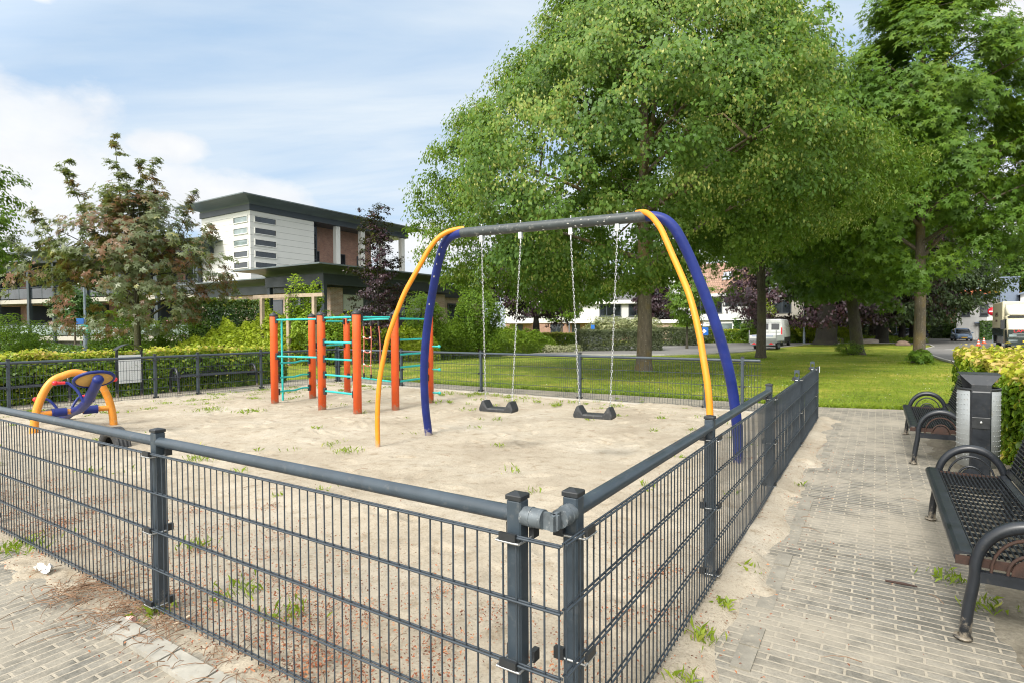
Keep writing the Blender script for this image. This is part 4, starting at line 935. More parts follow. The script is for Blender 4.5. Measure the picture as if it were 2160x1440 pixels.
l1 = lamppost('slim grey lamp post carrying small blue and green signs before the apartments', -22.0, 29.5, 4.0, 0, .075)
MB().box((-.36,.02), (-.12,-.09), (1.75,2.05)).build('street_sign', paint('blue_sign', (.03,.16,.55), .4, .05, 4), l1)
a_ = MB().box((-.12,.32), (-.14,-.12), (1.28,1.72)).build('rescue_sign', paint('green_sign', (.10,.45,.33), .4, .05, 4), l1)
hp = [(0.09+.13*1.0*(16*math.sin(t)**3)/16, -.142, 1.50+.13*(13*math.cos(t)-5*math.cos(2*t)-2*math.cos(3*t)-math.cos(4*t))/16) for t in np.linspace(0, 2*PI, 28)[:-1]]
MB().prism(hp, (0,-.004,0)).build('heart_mark', M['whiteframe'], a_)
lamppost('street lamp with flat hood and glass lantern beside the small blue car', 68.6*.87, 84.6*.87, 5.2, -.45, .08, 1)
lamppost('grey lamp post standing in front of the copper beech', 31.0*1.03, 62.5, 6.0, -.45, .09)
lamppost('lamp post in front of the white terraced houses', 6.6, 66.0, 5.0, -.45, .07)
pole = lambda x, y, h, r=.035: MB().tube([(0,0,-.3),(0,0,h)], r, 10)
s1 = thing('road_sign', 'blue one way sign with white arrow in front of the white house', 'road sign', (19.6, 58.6, -.45), R(-4))
pole(0,0,2.3).build('post', zc, s1); p_ = MB(); p_.bbox((-.5,.5), (-.05,-.03), (.98,1.78), .01); pb = p_.build('sign_plate', paint('sign_blue', (.015,.13,.5), .4, .05, 4), s1)
MB().prism([(-.32,-.052,1.32),(.06,-.052,1.32),(-.05,-.052,1.16),(.08,-.052,1.16),(.33,-.052,1.38),(.08,-.052,1.60),(-.05,-.052,1.60),(.06,-.052,1.44),(-.32,-.052,1.44)], (0,-.004,0)).build('arrow_mark', M['whiteframe'], pb)
MB().box((-.6,.6), (-.05,-.03), (1.88,2.1)).build('sub_plate', M['whiteframe'], s1)
s2 = thing('road_sign', 'round red no entry sign beside the truck', 'road sign', (45.9, 54.6, -.45), R(-40))
pole(0,0,3.5).build('post', zc, s2); p_ = MB(); p_.lathe([(0,0),(.40,0),(.40,.03),(0,.03)], n=28).xform(Matrix.Translation((0,-.05,3.15)) @ Matrix.Rotation(PI/2, 4, 'X')); pb = p_.build('sign_plate', paint('sign_red', (.55,.01,.03), .4, .05, 4), s2)
MB().box((-.29,.29), (-.085,-.081), (3.09,3.21)).build('bar_mark', M['whiteframe'], pb); MB().box((-.4,.4), (-.06,-.04), (2.3,2.65)).build('sub_plate', M['whiteframe'], s2)
s3 = thing('marker_post', 'thin grey post at the grass edge beyond the far trees', 'post', (50.4, 75.0, -.45)); pole(0,0,3.0,.05).build('post', zc, s3)
s4 = thing('road_sign', 'small blue street name sign on a post seen between the tree trunks', 'road sign', (45.0, 80.0, -.45), R(-20)); pole(0,0,3.2,.05).build('post', zc, s4); MB().box((-.05,.5), (-.07,-.05), (2.85,3.2)).build('sign_plate', bpy.data.materials['blue_sign'], s4)
s5 = thing('road_sign', 'small blue and white sign by the door of the white terraced houses', 'road sign', (8.6, 62.0, -.45), 0); pole(0,0,2.35,.05).build('post', zc, s5); MB().box((-.05,.35), (-.07,-.05), (1.65,2.1)).build('sign_plate', bpy.data.materials['blue_sign'], s5)
for i, (x, y, s_, lab) in enumerate(((42.8,52.45,1,'orange traffic cone with white bands, the nearer of the pair by the truck'), (48.2,58.4,1.05,'orange traffic cone with white bands, the one further back towards the blue car'))):
    t = thing('traffic_cone', lab, 'traffic cone', (x, y, HZ(y)), .3*i, 'orange traffic cones')
    oc = paint('cone_orange%d' % i, (.85,.10,.02), .5, .06, 5)
    MB().bbox((-.2,.2), (-.2,.2), (.0,.035), .02).build('base', oc, t)
    c_ = MB().lathe([(.15,.035),(.025,.56*s_),(.018,.57*s_),(0,.57*s_)], n=18).build('cone', oc, t)
    for z in (.19,.38): r0 = .15+(.025-.15)*(z-.035)/.525; r1 = .15+(.025-.15)*(z+.09-.035)/.525; MB().lathe([(r0+.003,z*s_),(r1+.003,(z+.09)*s_)], n=18).build('band', M['whiteframe'], c_)
def rock(label, x, y, sx, sy, sz, mat, z=None):
    mb = MB(); mb.sphere((0,0,0), 1, 16); V = np.array(mb.v)
    for _ in range(7): k = rng.normal(size=3)*1.8; V = V*(1+.06*np.sin(V@k+rng.uniform(0, 6))[:, None])
    V *= np.array([sx,sy,sz]); mb.v = [tuple(p) for p in V]; o = mb.build('boulder', mat, None, (x, y, HZ(y) if z is None else z)); return tag(o, label, 'boulder', 'boulders at the lawn edge')
st1 = paint('brown_stone', (.17,.12,.09), .9, .35, 3, bumpy=.5); st2 = paint('pale_stone', (.45,.39,.35), .9, .15, 3, bumpy=.5)
rock('brown pointed boulder on the lawn edge beside the lichen covered trunk', 37.6, 55.0, .75, .6, .55, st1); rock('pale flat boulder on the lawn edge behind the leaning dark trunk', 38.8, 62.0, 2.0, .9, .42, st2); rock('pale pinkish boulder half hidden by the leaning dark trunk', 37.2, 64.5, .8, .8, .42, st2)
# ================================================================ VEHICLES (x = forward, origin on the ground below the centre)
def loft(secs, k):
    """secs: list of rings with the same number of points"""
    mb = MB(); n = len(secs[0]); mb.add([p for s_ in secs for p in s_], [(i*n+j, i*n+(j+1) % n, (i+1)*n+(j+1) % n, (i+1)*n+j) for i in range(len(secs)-1) for j in range(n)]+[tuple(range(n-1,-1,-1)), tuple(range((len(secs)-1)*n, len(secs)*n))], True); return mb
def wheel(parent, x, y, r, w, side):
    t = MB().lathe([(r*.62,-w/2),(r*.92,-w/2),(r,-w/2+.03),(r,w/2-.03),(r*.92,w/2),(r*.62,w/2)], n=24).xform(Matrix.Rotation(PI/2, 4, 'X')).build('wheel', M['rubber'], parent, (x, y, r))
    h = MB().lathe([(0,-.02),(r*.2,-.02),(r*.55,.02),(r*.63,w/2-.012),(r*.63,-w/2+.02),(0,-w/2+.02)], n=20).xform(Matrix.Rotation(PI/2*side, 4, 'X')).build('rim', M['hubs'], t)
    return t
plateY = paint('yellow_plate', (.80,.48,.02), .5, .05, 5)
def car(label, loc, rz, col, Lc=3.9, Wc=1.68, Hc=1.47, group='parked cars'):
    t = thing('parked_car', label, 'car', loc, rz, group)
    pm = paint('car_paint', col, .22, .06, 3, spec=.6); h = Wc/2; f = Lc/2
    def sec(x, hw, zb, zt, zm): return [(x,-hw*.86,zb),(x,-hw,zb+.12),(x,-hw,zm),(x,-hw*.94,zt-.03),(x,-hw*.8,zt),(x,hw*.8,zt),(x,hw*.94,zt-.03),(x,hw,zm),(x,hw,zb+.12),(x,hw*.86,zb)]
    xs = [(-f,.80,.32,.75),(-f+.08,.95,.24,.88),(-f+.5,1,.2,.93),(-.4,1,.18,.92),(.5,1,.18,.90),(f-1.0,.99,.2,.88),(f-.45,.96,.2,.78),(f-.12,.88,.24,.66),(f,.72,.30,.58)]
    bo = loft([sec(x, h*k_, zb, zt, (zb+zt)/2+.1) for x, k_, zb, zt in xs], 0).build('body', pm, t)
    def cs(x, hw, z0, z1): return [(x,-hw,z0),(x,-hw*.96,z0+(z1-z0)*.5),(x,-hw*.84,z1-.03),(x,-hw*.7,z1),(x,hw*.7,z1),(x,hw*.84,z1-.03),(x,hw*.96,z0+(z1-z0)*.5),(x,hw,z0)]
    cb = [(-f+.12,.86,.90,.95),(-f+.45,.88,.90,Hc-.12),(-f+.9,.88,.90,Hc-.02),(-.2,.9,.90,Hc),(.35,.9,.89,Hc-.06),(.75,.88,.88,Hc-.3),(f-.75,.86,.80,.87)]
    loft([cs(x, h*k_, z0, z1) for x, k_, z0, z1 in cb], 0).build('windows', M['glass'], t)
    rf_ = [(-f+.40,.70,Hc-.10,Hc-.085),(-f+.9,.72,Hc-.03,Hc),(-.2,.73,Hc-.01,Hc+.014),(.38,.70,Hc-.075,Hc-.05)]
    loft([[(x,-h*k_,z0-.05),(x,-h*k_*.9,z1),(x,h*k_*.9,z1),(x,h*k_,z0-.05)] for x, k_, z0, z1 in rf_], 0).build('roof', pm, t)
    for s_ in (-1, 1):
        MB().tube([(.40,s_*h*.70,Hc-.07),(.80,s_*h*.84,Hc-.30),(f-.72,s_*h*.90,.88)], .035, 6).build('pillar', pm, bo); MB().tube([(-f+.3,s_*h*.74,Hc-.18),(-f+.1,s_*h*.86,.93)], .06, 6).build('pillar', pm, bo)
        MB().sphere((f-.20,s_*h*.68,.66), .17, 10, (.9,1.0,.6)).build('headlight', M['glass2'], bo); MB().sphere((-f+.06,s_*h*.72,.82), .12, 8, (.5,.9,1.1)).build('tail_light', M['red'], bo)
        MB().sphere((.72,s_*(h+.10),.97), .10, 8, (.6,1,.7)).build('mirror', pm, bo)
        for x in (-f+.66, f-.72): wheel(t, x, s_*(h-.10), .30, .19, -s_)
    MB().box((f-.02,f+.02), (-.26,.26), (.36,.47)).build('number_plate', plateY, bo); MB().box((-f-.02,-f+.04), (-.26,.26), (.50,.61)).build('number_plate', plateY, bo)
    MB().box((f-.06,f+.006), (-h*.62,h*.62), (.25,.35)).box((f-.05,f+.004), (-h*.40,h*.40), (.50,.55)).build('grille', M['blackplastic'], bo)
    return t
car('small pale blue hatchback parked on the street facing the camera', (53.6*1.0, 68.2, -.45), R(-90-38+8), (.20,.28,.42))
car('black parked car half hidden behind the lichen covered trunk', (51.9, 74.5, -.45), R(180+52-36), (.012,.014,.02), 4.4, 1.8, 1.45)
car('silver car of which only the roof shows over the hedge', (6.9, 57.5, -.45), R(175), (.35,.38,.42), 4.3, 1.75, 1.5)
# van with a low trailer in front
vn = thing('parked_van', 'white high roof panel van with dark sills parked behind the open trailer', 'van', (25.3, 54.9, -.45), R(56))
wv = paint('van_white', (.66,.68,.67), .35, .06, 3, dirt=(.5,.5,.48), dirtamt=.3)
def vs(x, hw, zb, zt): return [(x,-hw*.94,zb),(x,-hw,zb+.2),(x,-hw,zb+.9),(x,-hw*.93,zt-.12),(x,-hw*.82,zt),(x,hw*.82,zt),(x,hw*.93,zt-.12),(x,hw,zb+.9),(x,hw,zb+.2),(x,hw*.94,zb)]
vb = loft([vs(-2.9,1.0,.42,2.48), vs(-2.85,1.02,.40,2.52), vs(1.0,1.02,.38,2.52), vs(1.6,1.0,.38,2.30), vs(2.2,.98,.38,1.35), vs(2.8,.85,.4,1.05)], 0).build('body', wv, vn)
for y0, y1 in ((-.90,-.03), (.03,.90)):
    dr = MB().bbox((-2.935,-2.90), (y0,y1), (.55,2.40), .01).build('rear_door', wv, vn)
    MB().box((-2.945,-2.936), (y0+.1,y1-.1), (1.55,2.10)).build('pane', M['glass'], dr); MB().box((-2.96,-2.936), (y0+.02,y1-.02), (1.30,1.345)).box((-2.96,-2.936), (y0+.02,y1-.02), (2.16,2.19)).build('trim_strip', M['alu'], dr)
for s_ in (-1, 1):
    MB().bbox((-2.93,-2.80), tuple(sorted((s_*.93,s_*1.03))), (1.05,1.75), .02).build('tail_light', M['red'], vb); MB().box((-2.85,1.9), tuple(sorted((s_*1.021,s_*1.035))), (.40,.85)).build('sill', M['blackplastic'], vb)
    for x in (-1.75, 1.85): wheel(vn, x, s_*.86, .34, .24, -s_)
MB().box((-2.98,-2.90), (-.98,.98), (.38,.54)).build('bumper', M['blackplastic'], vb)
tr = thing('flatbed_trailer', 'low white dropside trailer loaded with garden waste behind the van', 'trailer', (21.5, 48.2, -.45), R(56))
MB().box((-1.9,1.9), (-1.0,1.0), (.60,.70)).build('bed', M['alu'], tr)
for x0, x1, y0, y1 in ((-1.94,-1.90,-1.02,1.02), (1.90,1.94,-1.02,1.02), (-1.9,1.9,-1.03,-1.0), (-1.9,1.9,1.0,1.03)):
    b_ = MB().box((x0,x1), (y0,y1), (.70,1.15)).build('drop_side', wv, tr)
    if x0 == -1.94: MB().box((-1.945,-1.941), (-.8,.8), (1.05,1.10)).build('blue_stripe', bpy.data.materials['blue_sign'], b_); MB().box((-1.945,-1.941), (-1.0,1.0), (.70,.90)).build('lower_board', M['alu'], b_)
for x, y in ((-1.92,-1.02),(-1.92,1.02),(1.92,-1.02),(1.92,1.02)): MB().box((x-.03,x+.03), (y-.03,y+.03), (.55,1.55)).build('stanchion', M['alu'], tr)
MB().box((-1.93,-1.88), (-.95,.95), (.38,.56)).build('light_bar', M['alu'], tr)
for y in (-.65,.65): MB().prism([(-1.94,y-.2,.42),(-1.94,y+.2,.42),(-1.94,y,.58)], (.02,0,0)).build('tail_light', M['red'], tr)
for x in (-.4,.35):
    for s_ in (-1, 1): wheel(tr, x, s_*.85, .28, .18, -s_)
MB().tube([(1.9,0,.5),(3.2,0,.5)], .05, 8).build('drawbar', M['alu'], tr)
# second trailer with orange boards far off
t2 = thing('flatbed_trailer', 'flat trailer with orange marker boards parked by the far hedge', 'trailer', (66.6, 88.5, -.45), R(-18))
MB().box((-2.6,2.6), (-1.1,1.1), (.7,.85)).build('bed', M['alu'], t2); ob = MB().box((-2.5,2.6), (-1.13,-1.1), (.9,1.55)).build('marker_board', paint('board_orange', (.80,.28,.02), .5, .08, 6), t2)
MB().box((-1.6,.6), (-1.14,-1.131), (1.0,1.3)).build('black_panel', M['blackplastic'], ob)
for x in (-.5,.5): wheel(t2, x, -.9, .33, .22, 1); wheel(t2, x, .9, .33, .22, -1)
MB().box((-2.55,2.55), (-1.12,-1.08), (.52,.68)).build('light_bar', M['alu'], t2)
# box truck on the right edge
tk = thing('box_truck', 'cream and dark green box truck with red lettering parked at the right edge', 'truck', (40.5, 45.5, -.45), R(-125))
cr = paint('truck_cream', (.62,.57,.40), .4, .05, 2, dirt=(.45,.42,.3), dirtamt=.25); dg = paint('truck_dark_green', (.012,.022,.018), .3, .2, 4)
bx = MB().bbox((-5.9,.9), (-1.24,1.24), (1.62,3.72), .04).build('cargo_box', cr, tk); MB().bbox((-5.905,.905), (-1.247,1.247), (.98,1.619), .03).build('lower_box', dg, tk)
for s_ in (-1, 1):
    textmesh('LAMMER B', .52, M['rust'], bx, (-2.9, s_*1.243, 2.72), (PI/2, 0, 0 if s_ < 0 else PI)); textmesh('VERHUIZERS', .24, M['rust'], bx, (-2.9, s_*1.243, 2.22), (PI/2, 0, 0 if s_ < 0 else PI))
MB().box((-6.0,.9), (-.5,.5), (.62,.97)).build('chassis', M['blackplastic'], tk)
def tsec(x, hw, z0, z1): return [(x,-hw,z0),(x,-hw,z1-.1),(x,-hw*.9,z1),(x,hw*.9,z1),(x,hw,z1-.1),(x,hw,z0)]
cb = loft([tsec(1.15,1.18,.55,2.6), tsec(2.45,1.18,.45,2.62), tsec(2.78,1.14,.40,2.45), tsec(2.98,1.10,.40,1.75), tsec(3.02,1.10,.40,1.5), tsec(3.06,1.08,.38,1.1)], 0).build('cab', cr, tk)
loft([[(1.2,-1.12,2.60),(1.2,-1.12,3.5),(1.2,1.12,3.5),(1.2,1.12,2.6)], [(1.5,-1.1,2.60),(1.5,-1.08,3.42),(1.5,1.08,3.42),(1.5,1.1,2.6)], [(2.6,-.98,2.60),(2.6,-.86,2.78),(2.6,.86,2.78),(2.6,.98,2.6)]], 0).build('wind_deflector', paint('deflector_cream', (.72,.69,.56), .4, .04, 2), cb)
MB().prism([(2.72,-1.0,2.40),(2.72,1.0,2.40),(3.03,1.04,1.56),(3.03,-1.04,1.56)], (.018,0,.006)).build('windscreen', M['glass'], cb)
MB().box((2.62,2.86), (-1.1,1.1), (2.42,2.56)).build('sun_visor', M['blackplastic'], cb)
fp = MB().bbox((3.04,3.10), (-1.10,1.10), (.95,1.52), .02).build('front_panel', dg, cb); MB().bbox((3.0,3.14), (-1.16,1.16), (.36,.93), .04).build('bumper', dg, cb); 
for s_ in (-1, 1): MB().box((2.0,3.0), tuple(sorted((s_*1.19,s_*1.181))), (.5,1.5)).build('cab_side', dg, cb)
textmesh('LAMMERS', .30, M['red'], fp, (3.103, 0, 1.40), (PI/2, 0, PI/2), sx=1.25)
lg = MB()
for q_ in range(3): lg.box((3.1005,3.106), (-.85+.1*q_,.85-.1*q_), (1.19-.10*q_,1.215-.10*q_))
lg.build('grille', M['alu'], fp); MB().lathe([(.09,0),(.11,0),(.11,.015),(.09,.015),(.09,0)], n=20).xform(Matrix.Translation((3.105,0,1.10)) @ Matrix.Rotation(PI/2, 4, 'Y')).build('badge', M['steel'], fp)
for s_ in (-1, 1):
    MB().bbox((3.10,3.155), tuple(sorted((s_*.60,s_*1.06))), (.98,1.14), .02).build('headlight', M['glass2'], cb); MB().bbox((3.13,3.16), tuple(sorted((s_*.55,s_*1.08))), (.62,.76), .02).build('fog_light', M['glass2'], cb)
    MB().box((2.72,2.84), tuple(sorted((s_*1.28,s_*1.52))), (1.55,2.25)).tube([(2.75,s_*1.1,2.3),(2.78,s_*1.4,2.3)], .025, 6).build('mirror', M['blackplastic'], cb)
    MB().box((1.7,2.6), tuple(sorted((s_*1.181,s_*1.186))), (1.6,2.35)).build('side_window', M['glass'], cb)
    for x in (2.05, -3.6): wheel(tk, x, s_*1.0, .46, .30, -s_)
    MB().box((-2.6,1.0), tuple(sorted((s_*1.1,s_*1.2))), (.45,.95)).build('side_skirt', M['alu'], tk)
    MB().box((-5.9,-5.75), tuple(sorted((s_*.9,s_*1.15))), (.35,.95)).build('rear_guard', M['blackplastic'], tk)
MB().box((3.145,3.165), (-.26,.26), (.60,.72)).build('number_plate', plateY, cb)
textmesh('ERKENDE', .17, M['red'], cb, (1.98, .1, 3.14), (R(90-36), 0, PI/2)); textmesh('VERHUIZERS', .17, M['red'], cb, (2.16, .1, 3.00), (R(90-36), 0, PI/2))
MB().box((-6.4,-5.92), (-1.2,1.2), (.93,.99)).build('tail_lift', M['alu'], tk)
# ================================================================ FOLIAGE
LM = {}
LM['lime'] = leafmat('lime_leaves', [(0,(.050,.120,.018)),(.4,(.094,.180,.025)),(.72,(.16,.25,.036)),(.80,(.30,.37,.09)),(1,(.44,.45,.14))], .4)
LM['gum'] = leafmat('star_leaves', [(0,(.040,.105,.010)),(.5,(.085,.175,.016)),(.85,(.15,.24,.022)),(1,(.24,.30,.035))], .4)
LM['deep'] = leafmat('dull_green_leaves', [(0,(.020,.040,.016)),(.5,(.040,.068,.024)),(1,(.08,.11,.04))], .2)
LM['copper'] = leafmat('copper_leaves', [(0,(.014,.008,.012)),(.5,(.034,.014,.024)),(.85,(.07,.028,.04)),(1,(.10,.05,.05))], .12, .4)
LM['maple'] = leafmat('maple_leaves', [(0,(.10,.036,.024)),(.3,(.18,.085,.042)),(.5,(.12,.145,.072)),(.8,(.18,.21,.12)),(.9,(.28,.29,.17)),(1,(.40,.36,.09))], .35, .35)
LM['fresh'] = leafmat('fresh_green_leaves', [(0,(.065,.14,.012)),(.5,(.15,.26,.022)),(1,(.32,.42,.04))], .4)
LM['bank'] = leafmat('lime_shrub_leaves', [(0,(.17,.25,.012)),(.5,(.33,.42,.022)),(1,(.48,.52,.05))], .4)
LM['bank2'] = leafmat('green_shrub_leaves', [(0,(.075,.15,.012)),(.5,(.17,.28,.022)),(1,(.34,.44,.04))], .38)
LM['beech'] = leafmat('beech_hedge_leaves', [(0,(.06,.125,.010)),(.4,(.12,.22,.016)),(.62,(.27,.36,.03)),(.84,(.50,.48,.05)),(1,(.55,.40,.14))], .4, .35)
LM['laurel'] = leafmat('laurel_leaves', [(0,(.028,.075,.018)),(.5,(.07,.145,.03)),(.9,(.15,.23,.045)),(1,(.42,.42,.035))], .2, .25)
LM['grey'] = leafmat('grey_green_leaves', [(0,(.04,.055,.025)),(.5,(.075,.095,.042)),(1,(.15,.165,.08))], .2)
LM['cream'] = leafmat('cream_leaves', [(0,(.10,.14,.05)),(.4,(.28,.30,.14)),(1,(.62,.60,.42))], .25)
LM['gold'] = leafmat('golden_leaves', [(0,(.30,.20,.015)),(.6,(.55,.36,.02)),(1,(.7,.5,.05))], .35)
LM['pink'] = leafmat('pink_flowers', [(0,(.45,.12,.25)),(1,(.75,.45,.6))], .2)
LM['grass'] = leafmat('grass_blades', [(0,(.11,.18,.014)),(.5,(.21,.30,.024)),(.85,(.32,.38,.045)),(1,(.45,.42,.12))], .4)
def envelope(profile, z):
    return np.interp(z, [p[0] for p in profile], [p[1] for p in profile])
def lump(k=7, amp=.16):
    K_ = [(rng.normal(size=3)*rng.uniform(1.5, 5), rng.uniform(0, 6.28)) for _ in range(k)]
    return lambda d: 1+amp*sum(np.sin(d@kk+ph) for kk, ph in K_)/math.sqrt(k)*1.4
def tree(name, label, loc, profile, trunk_r, leaf, nleaf, lsize, nclump, crad, bark='bark', group=None, shape='oval', lean=(0,0), limbs=16, forks=0, bracts=0, droop=.35, flat=.5, inner=.35, width=.62, first=None, cat='tree', spires=(), inner_from=3, tilt=0, rise=.30, ecc=(1,1,0,0), amp=.17, tintbase=.42, tintamp=.22, trunk_top=.86):
    x, y, z0 = loc; t = thing(name, label, cat, loc, 0, group)
    zs = [p[0] for p in profile]; zb, zt = zs[0], zs[-1]
    zf = zb+.3 if first is None else first
    lz = lump(amp=amp)
    # trunk and limbs
    tb = MB(); ztop = zb+(zt-zb)*trunk_top
    def axis(z): f = np.clip(z/zt, 0, 1); return np.array([lean[0]*f+.12*trunk_r*math.sin(z*.9), lean[1]*f+.12*trunk_r*math.cos(z*.7), z])
    hs = np.linspace(0, 1, 14)
    pts = [axis(-.3), axis(0), axis(.25), axis(.6)]+[axis(.6+(ztop-.6)*h) for h in hs[1:]]
    rs = [trunk_r*1.5, trunk_r*1.32, trunk_r*1.1, trunk_r*1.0]+[max(.015, trunk_r*(1-.94*h**1.05)) for h in hs[1:]]
    if forks: rs = rs[:6]+[r_*.75 for r_ in rs[6:]]
    tb.tube(pts, rs, 14)
    cl_ = []; tips = []
    for i in range(limbs):
        h = zf+(ztop-zf)*((i+.5)/limbs)**1.15; az = i*2.4+rng.uniform(-.4, .4)
        ze = min(zt-.2, h+rng.uniform(.05, rise)*(zt-zb)*(1-.3*(h-zb)/(zt-zb)))
        d = np.array([math.cos(az), math.sin(az), 0]); Rr = envelope(profile, ze)*lz(np.array([d]))[0]*rng.uniform(.78, .98)
        a = axis(h); e = np.array([lean[0]*.7+ecc[2], lean[1]*.7+ecc[3], 0])*min(1, ze/zt)+np.array([d[0]*Rr*ecc[0], d[1]*Rr*ecc[1], ze])
        mid = a+(e-a)*.5+np.array([0,0,rng.uniform(.0, .12)*Rr])
        P_ = smooth([a, mid, e], 4); r0 = max(.02, trunk_r*.42*(1-.7*(h-zf)/(ztop-zf+.01)))
        tb.tube(P_, list(np.linspace(r0, .012, len(P_))), 6, cap=False); tips.append(P_)
        for j in range(3):
            q0 = P_[2+j*2]; f = q0+np.array([rng.normal()*.25, rng.normal()*.25, rng.uniform(-.05, .3)])*Rr*.8
            tb.tube([q0, (q0+f)/2+np.array([0,0,.05*Rr]), f], [r0*.4, r0*.25, .008], 5, cap=False)
    # leaf clumps: on the shell of the crown and along the limbs
    n1 = int(nclump*(1-inner)); D = []
    area = np.array([envelope(profile, z)+.15 for z in np.linspace(zb, zt, 60)]); cdf = np.cumsum(area)/area.sum()
    z = np.interp(rng.random(n1), cdf, np.linspace(zb, zt, 60)); az = rng.uniform(0, 2*PI, n1)
    d = np.stack([np.cos(az), np.sin(az), (z-zb)/(zt-zb)*2-1], 1)
    rr = envelope(profile, z)*lz(d)*(.70+.30*rng.random(n1)**.5)
    ax_ = lambda z_: np.stack([(lean[0]*.8+ecc[2])*np.clip(z_/zt, 0, 1), (lean[1]*.8+ecc[3])*np.clip(z_/zt, 0, 1)], 1)
    c1 = np.concatenate([ax_(z)+np.stack([np.cos(az)*rr*ecc[0], np.sin(az)*rr*ecc[1]], 1), z[:, None]], 1)
    allp = np.array([p for P_ in tips for p in P_[inner_from:]]); k = rng.integers(0, len(allp), nclump-n1)
    c2 = allp[k]+rng.normal(size=(nclump-n1, 3))*crad*1.1
    c3 = []
    for sx_, sy_, sz_ in spires:                                # long leading shoots that stand above the crown
        a = axis(zf+(min(sz_, zt)-zf)*.35); e = np.array([sx_, sy_, sz_]); m_ = (a+e)/2+np.array([sx_*.12, sy_*.12, -.2]); Q = smooth([a, m_, e], 6)
        tb.tube(Q, list(np.linspace(.035, .008, len(Q))), 6, cap=False)
        for k_ in range(int(len(Q)*.25), len(Q)):
            for _ in range(2): c3.append(Q[k_]+rng.normal(size=3)*.24*(1-.6*k_/len(Q)))
    c = np.concatenate([c1, c2]+([np.array(c3)] if c3 else [])); c[:, 2] += tilt*(c[:, 0]/max(p[1] for p in profile))*np.clip(1-(c[:, 2]-zb)/5, 0, 1); ct = rng.normal(size=len(c))*.10
    per = nleaf//len(c); ci = np.repeat(np.arange(len(c)), per); n = len(ci)
    o = rng.normal(size=(n, 3)); o *= (rng.random((n, 1))**.7)/np.linalg.norm(o, axis=1, keepdims=True); cr_ = crad*rng.uniform(.7, 1.5, len(c)); cr_[len(c)-len(c3):] *= .62; cr_ = cr_[ci][:, None]
    P_ = c[ci]+o*cr_*np.array([1, 1, flat]); P_[:, 2] -= droop*crad*(o[:, 0]**2+o[:, 1]**2)
    out = P_-np.array([0, 0, (zb+zt)/2]); out[:, 2] *= .5; out = unit(out)
    N = np.array([0,0,.62])+out*.75+o*.35+rng.normal(size=(n, 3))*.36
    Dm = out*.5+o*.6+rng.normal(size=(n, 3))*.45+np.array([0,0,-.55])
    ti = np.clip(tint_of(P_, 1.1, .10, tintbase, tintamp)+ct[ci], 0, .74 if bracts else 1)
    sz = lsize*rng.uniform(.65, 1.25, n)
    if bracts:                                                  # pale hanging bracts among the outer leaves
        rad = np.linalg.norm((P_[:, :2]-ax_(P_[:, 2]))/np.array(ecc[:2]), axis=1)/(envelope(profile, P_[:, 2])+.01)
        pk = (rng.random(n) < bracts*np.clip((rad-.55)*2.5, 0, 1)*np.clip(1+ct[ci]*12, 0, 3.2))
        ti[pk] = rng.uniform(.80, 1, pk.sum()); sz[pk] *= .62; Dm[pk] = Dm[pk]*.35+np.array([0,0,-1.0]); N[pk] = out[pk]+rng.normal(size=(pk.sum(), 3))*.4
    tb.build('trunk', M[bark], t)
    leaves('crown', P_, N, sz, ti, LM[leaf], t, shape, width, Dm)
    return t
gT = 'lime trees on the lawn'
tree('lime_tree', 'big round lime tree with pale bracts standing behind the swing crossbar', (4.43, 19.2, -.03), [(3.0,2.7),(3.5,4.5),(4.5,5.9),(6.2,6.3),(9,4.8),(10.9,3.95),(12.4,3.1),(15,1.6),(17,.2)], .25, 'lime', 330000, .122, 1900, .60, group=gT, bracts=.20, limbs=26, first=3.3, droop=.5, inner=.18, amp=.17, flat=.5, tilt=1.5)
tree('lime_tree', 'second lime tree with pale bracts on the lawn, taller and further right', (13.03, 29.92, -.2), [(5.5,2.6),(6.5,4.4),(8.8,5.2),(12,4.3),(15.5,2.5),(18.5,.9),(19.5,.2)], .24, 'lime', 170000, .155, 1350, .74, bark='bark2', group=gT, bracts=.24, amp=.14, limbs=22, first=4.8, droop=.5, tintbase=.46)
tree('sweetgum_tree', 'star leaved tree with leaning mossy trunk in the middle of the lawn', (21.45, 35.41, -.34), [(3.6,3.2),(5,5.0),(8,5.4),(11,4.6),(14,2.5),(16,.3)], .36, 'gum', 36000, .24, 520, .85, bark='bark2', group='sweetgum trees on the lawn', shape='star', lean=(-2.2,0), limbs=16, first=4.2, tintbase=.34)
tree('sweetgum_tree', 'star leaved tree with straight lichen covered trunk by the hedge end', (16.6, 23.3, -.06), [(3.6,2.0),(4.6,4.0),(6.4,5.0),(8.5,4.7),(11,3.6),(13.5,2.6),(16,1.3),(17.5,.2)], .215, 'gum', 70000, .175, 720, .64, group='sweetgum trees on the lawn', shape='star', limbs=30, first=4.1, inner=.42, flat=.75, droop=.35, ecc=(1.0,1,.35,0), tintbase=.52, trunk_top=.93, amp=.22, tilt=1.5)
tree('copper_beech', 'huge dark copper beech with massive trunk beyond the lawn', (31.41, 57.2, -.45), [(2.4,5.2),(4,7.8),(8,9),(13,8),(18,5),(21,1)], 1.0, 'copper', 75000, .30, 900, 1.1, bark='barkd', limbs=22, first=4.5, droop=.5)
tree('copper_beech', 'dark copper beech with forked trunk behind the swing chains', (2.0, 48.0, -.45), [(3.0,1.8),(4.2,3.2),(6.5,3.7),(9,2.6),(11,.4)], .33, 'copper', 26000, .22, 330, .75, bark='barkd', limbs=12, first=2.4, forks=1)
tree('dark_tree', 'tall dark purple tree between the two white houses', (19.0, 77.0, -.45), [(.3,1.5),(4,2.0),(8,2.0),(13,.6)], .25, 'copper', 14000, .3, 200, .9, bark='barkd', limbs=10, first=1.5)
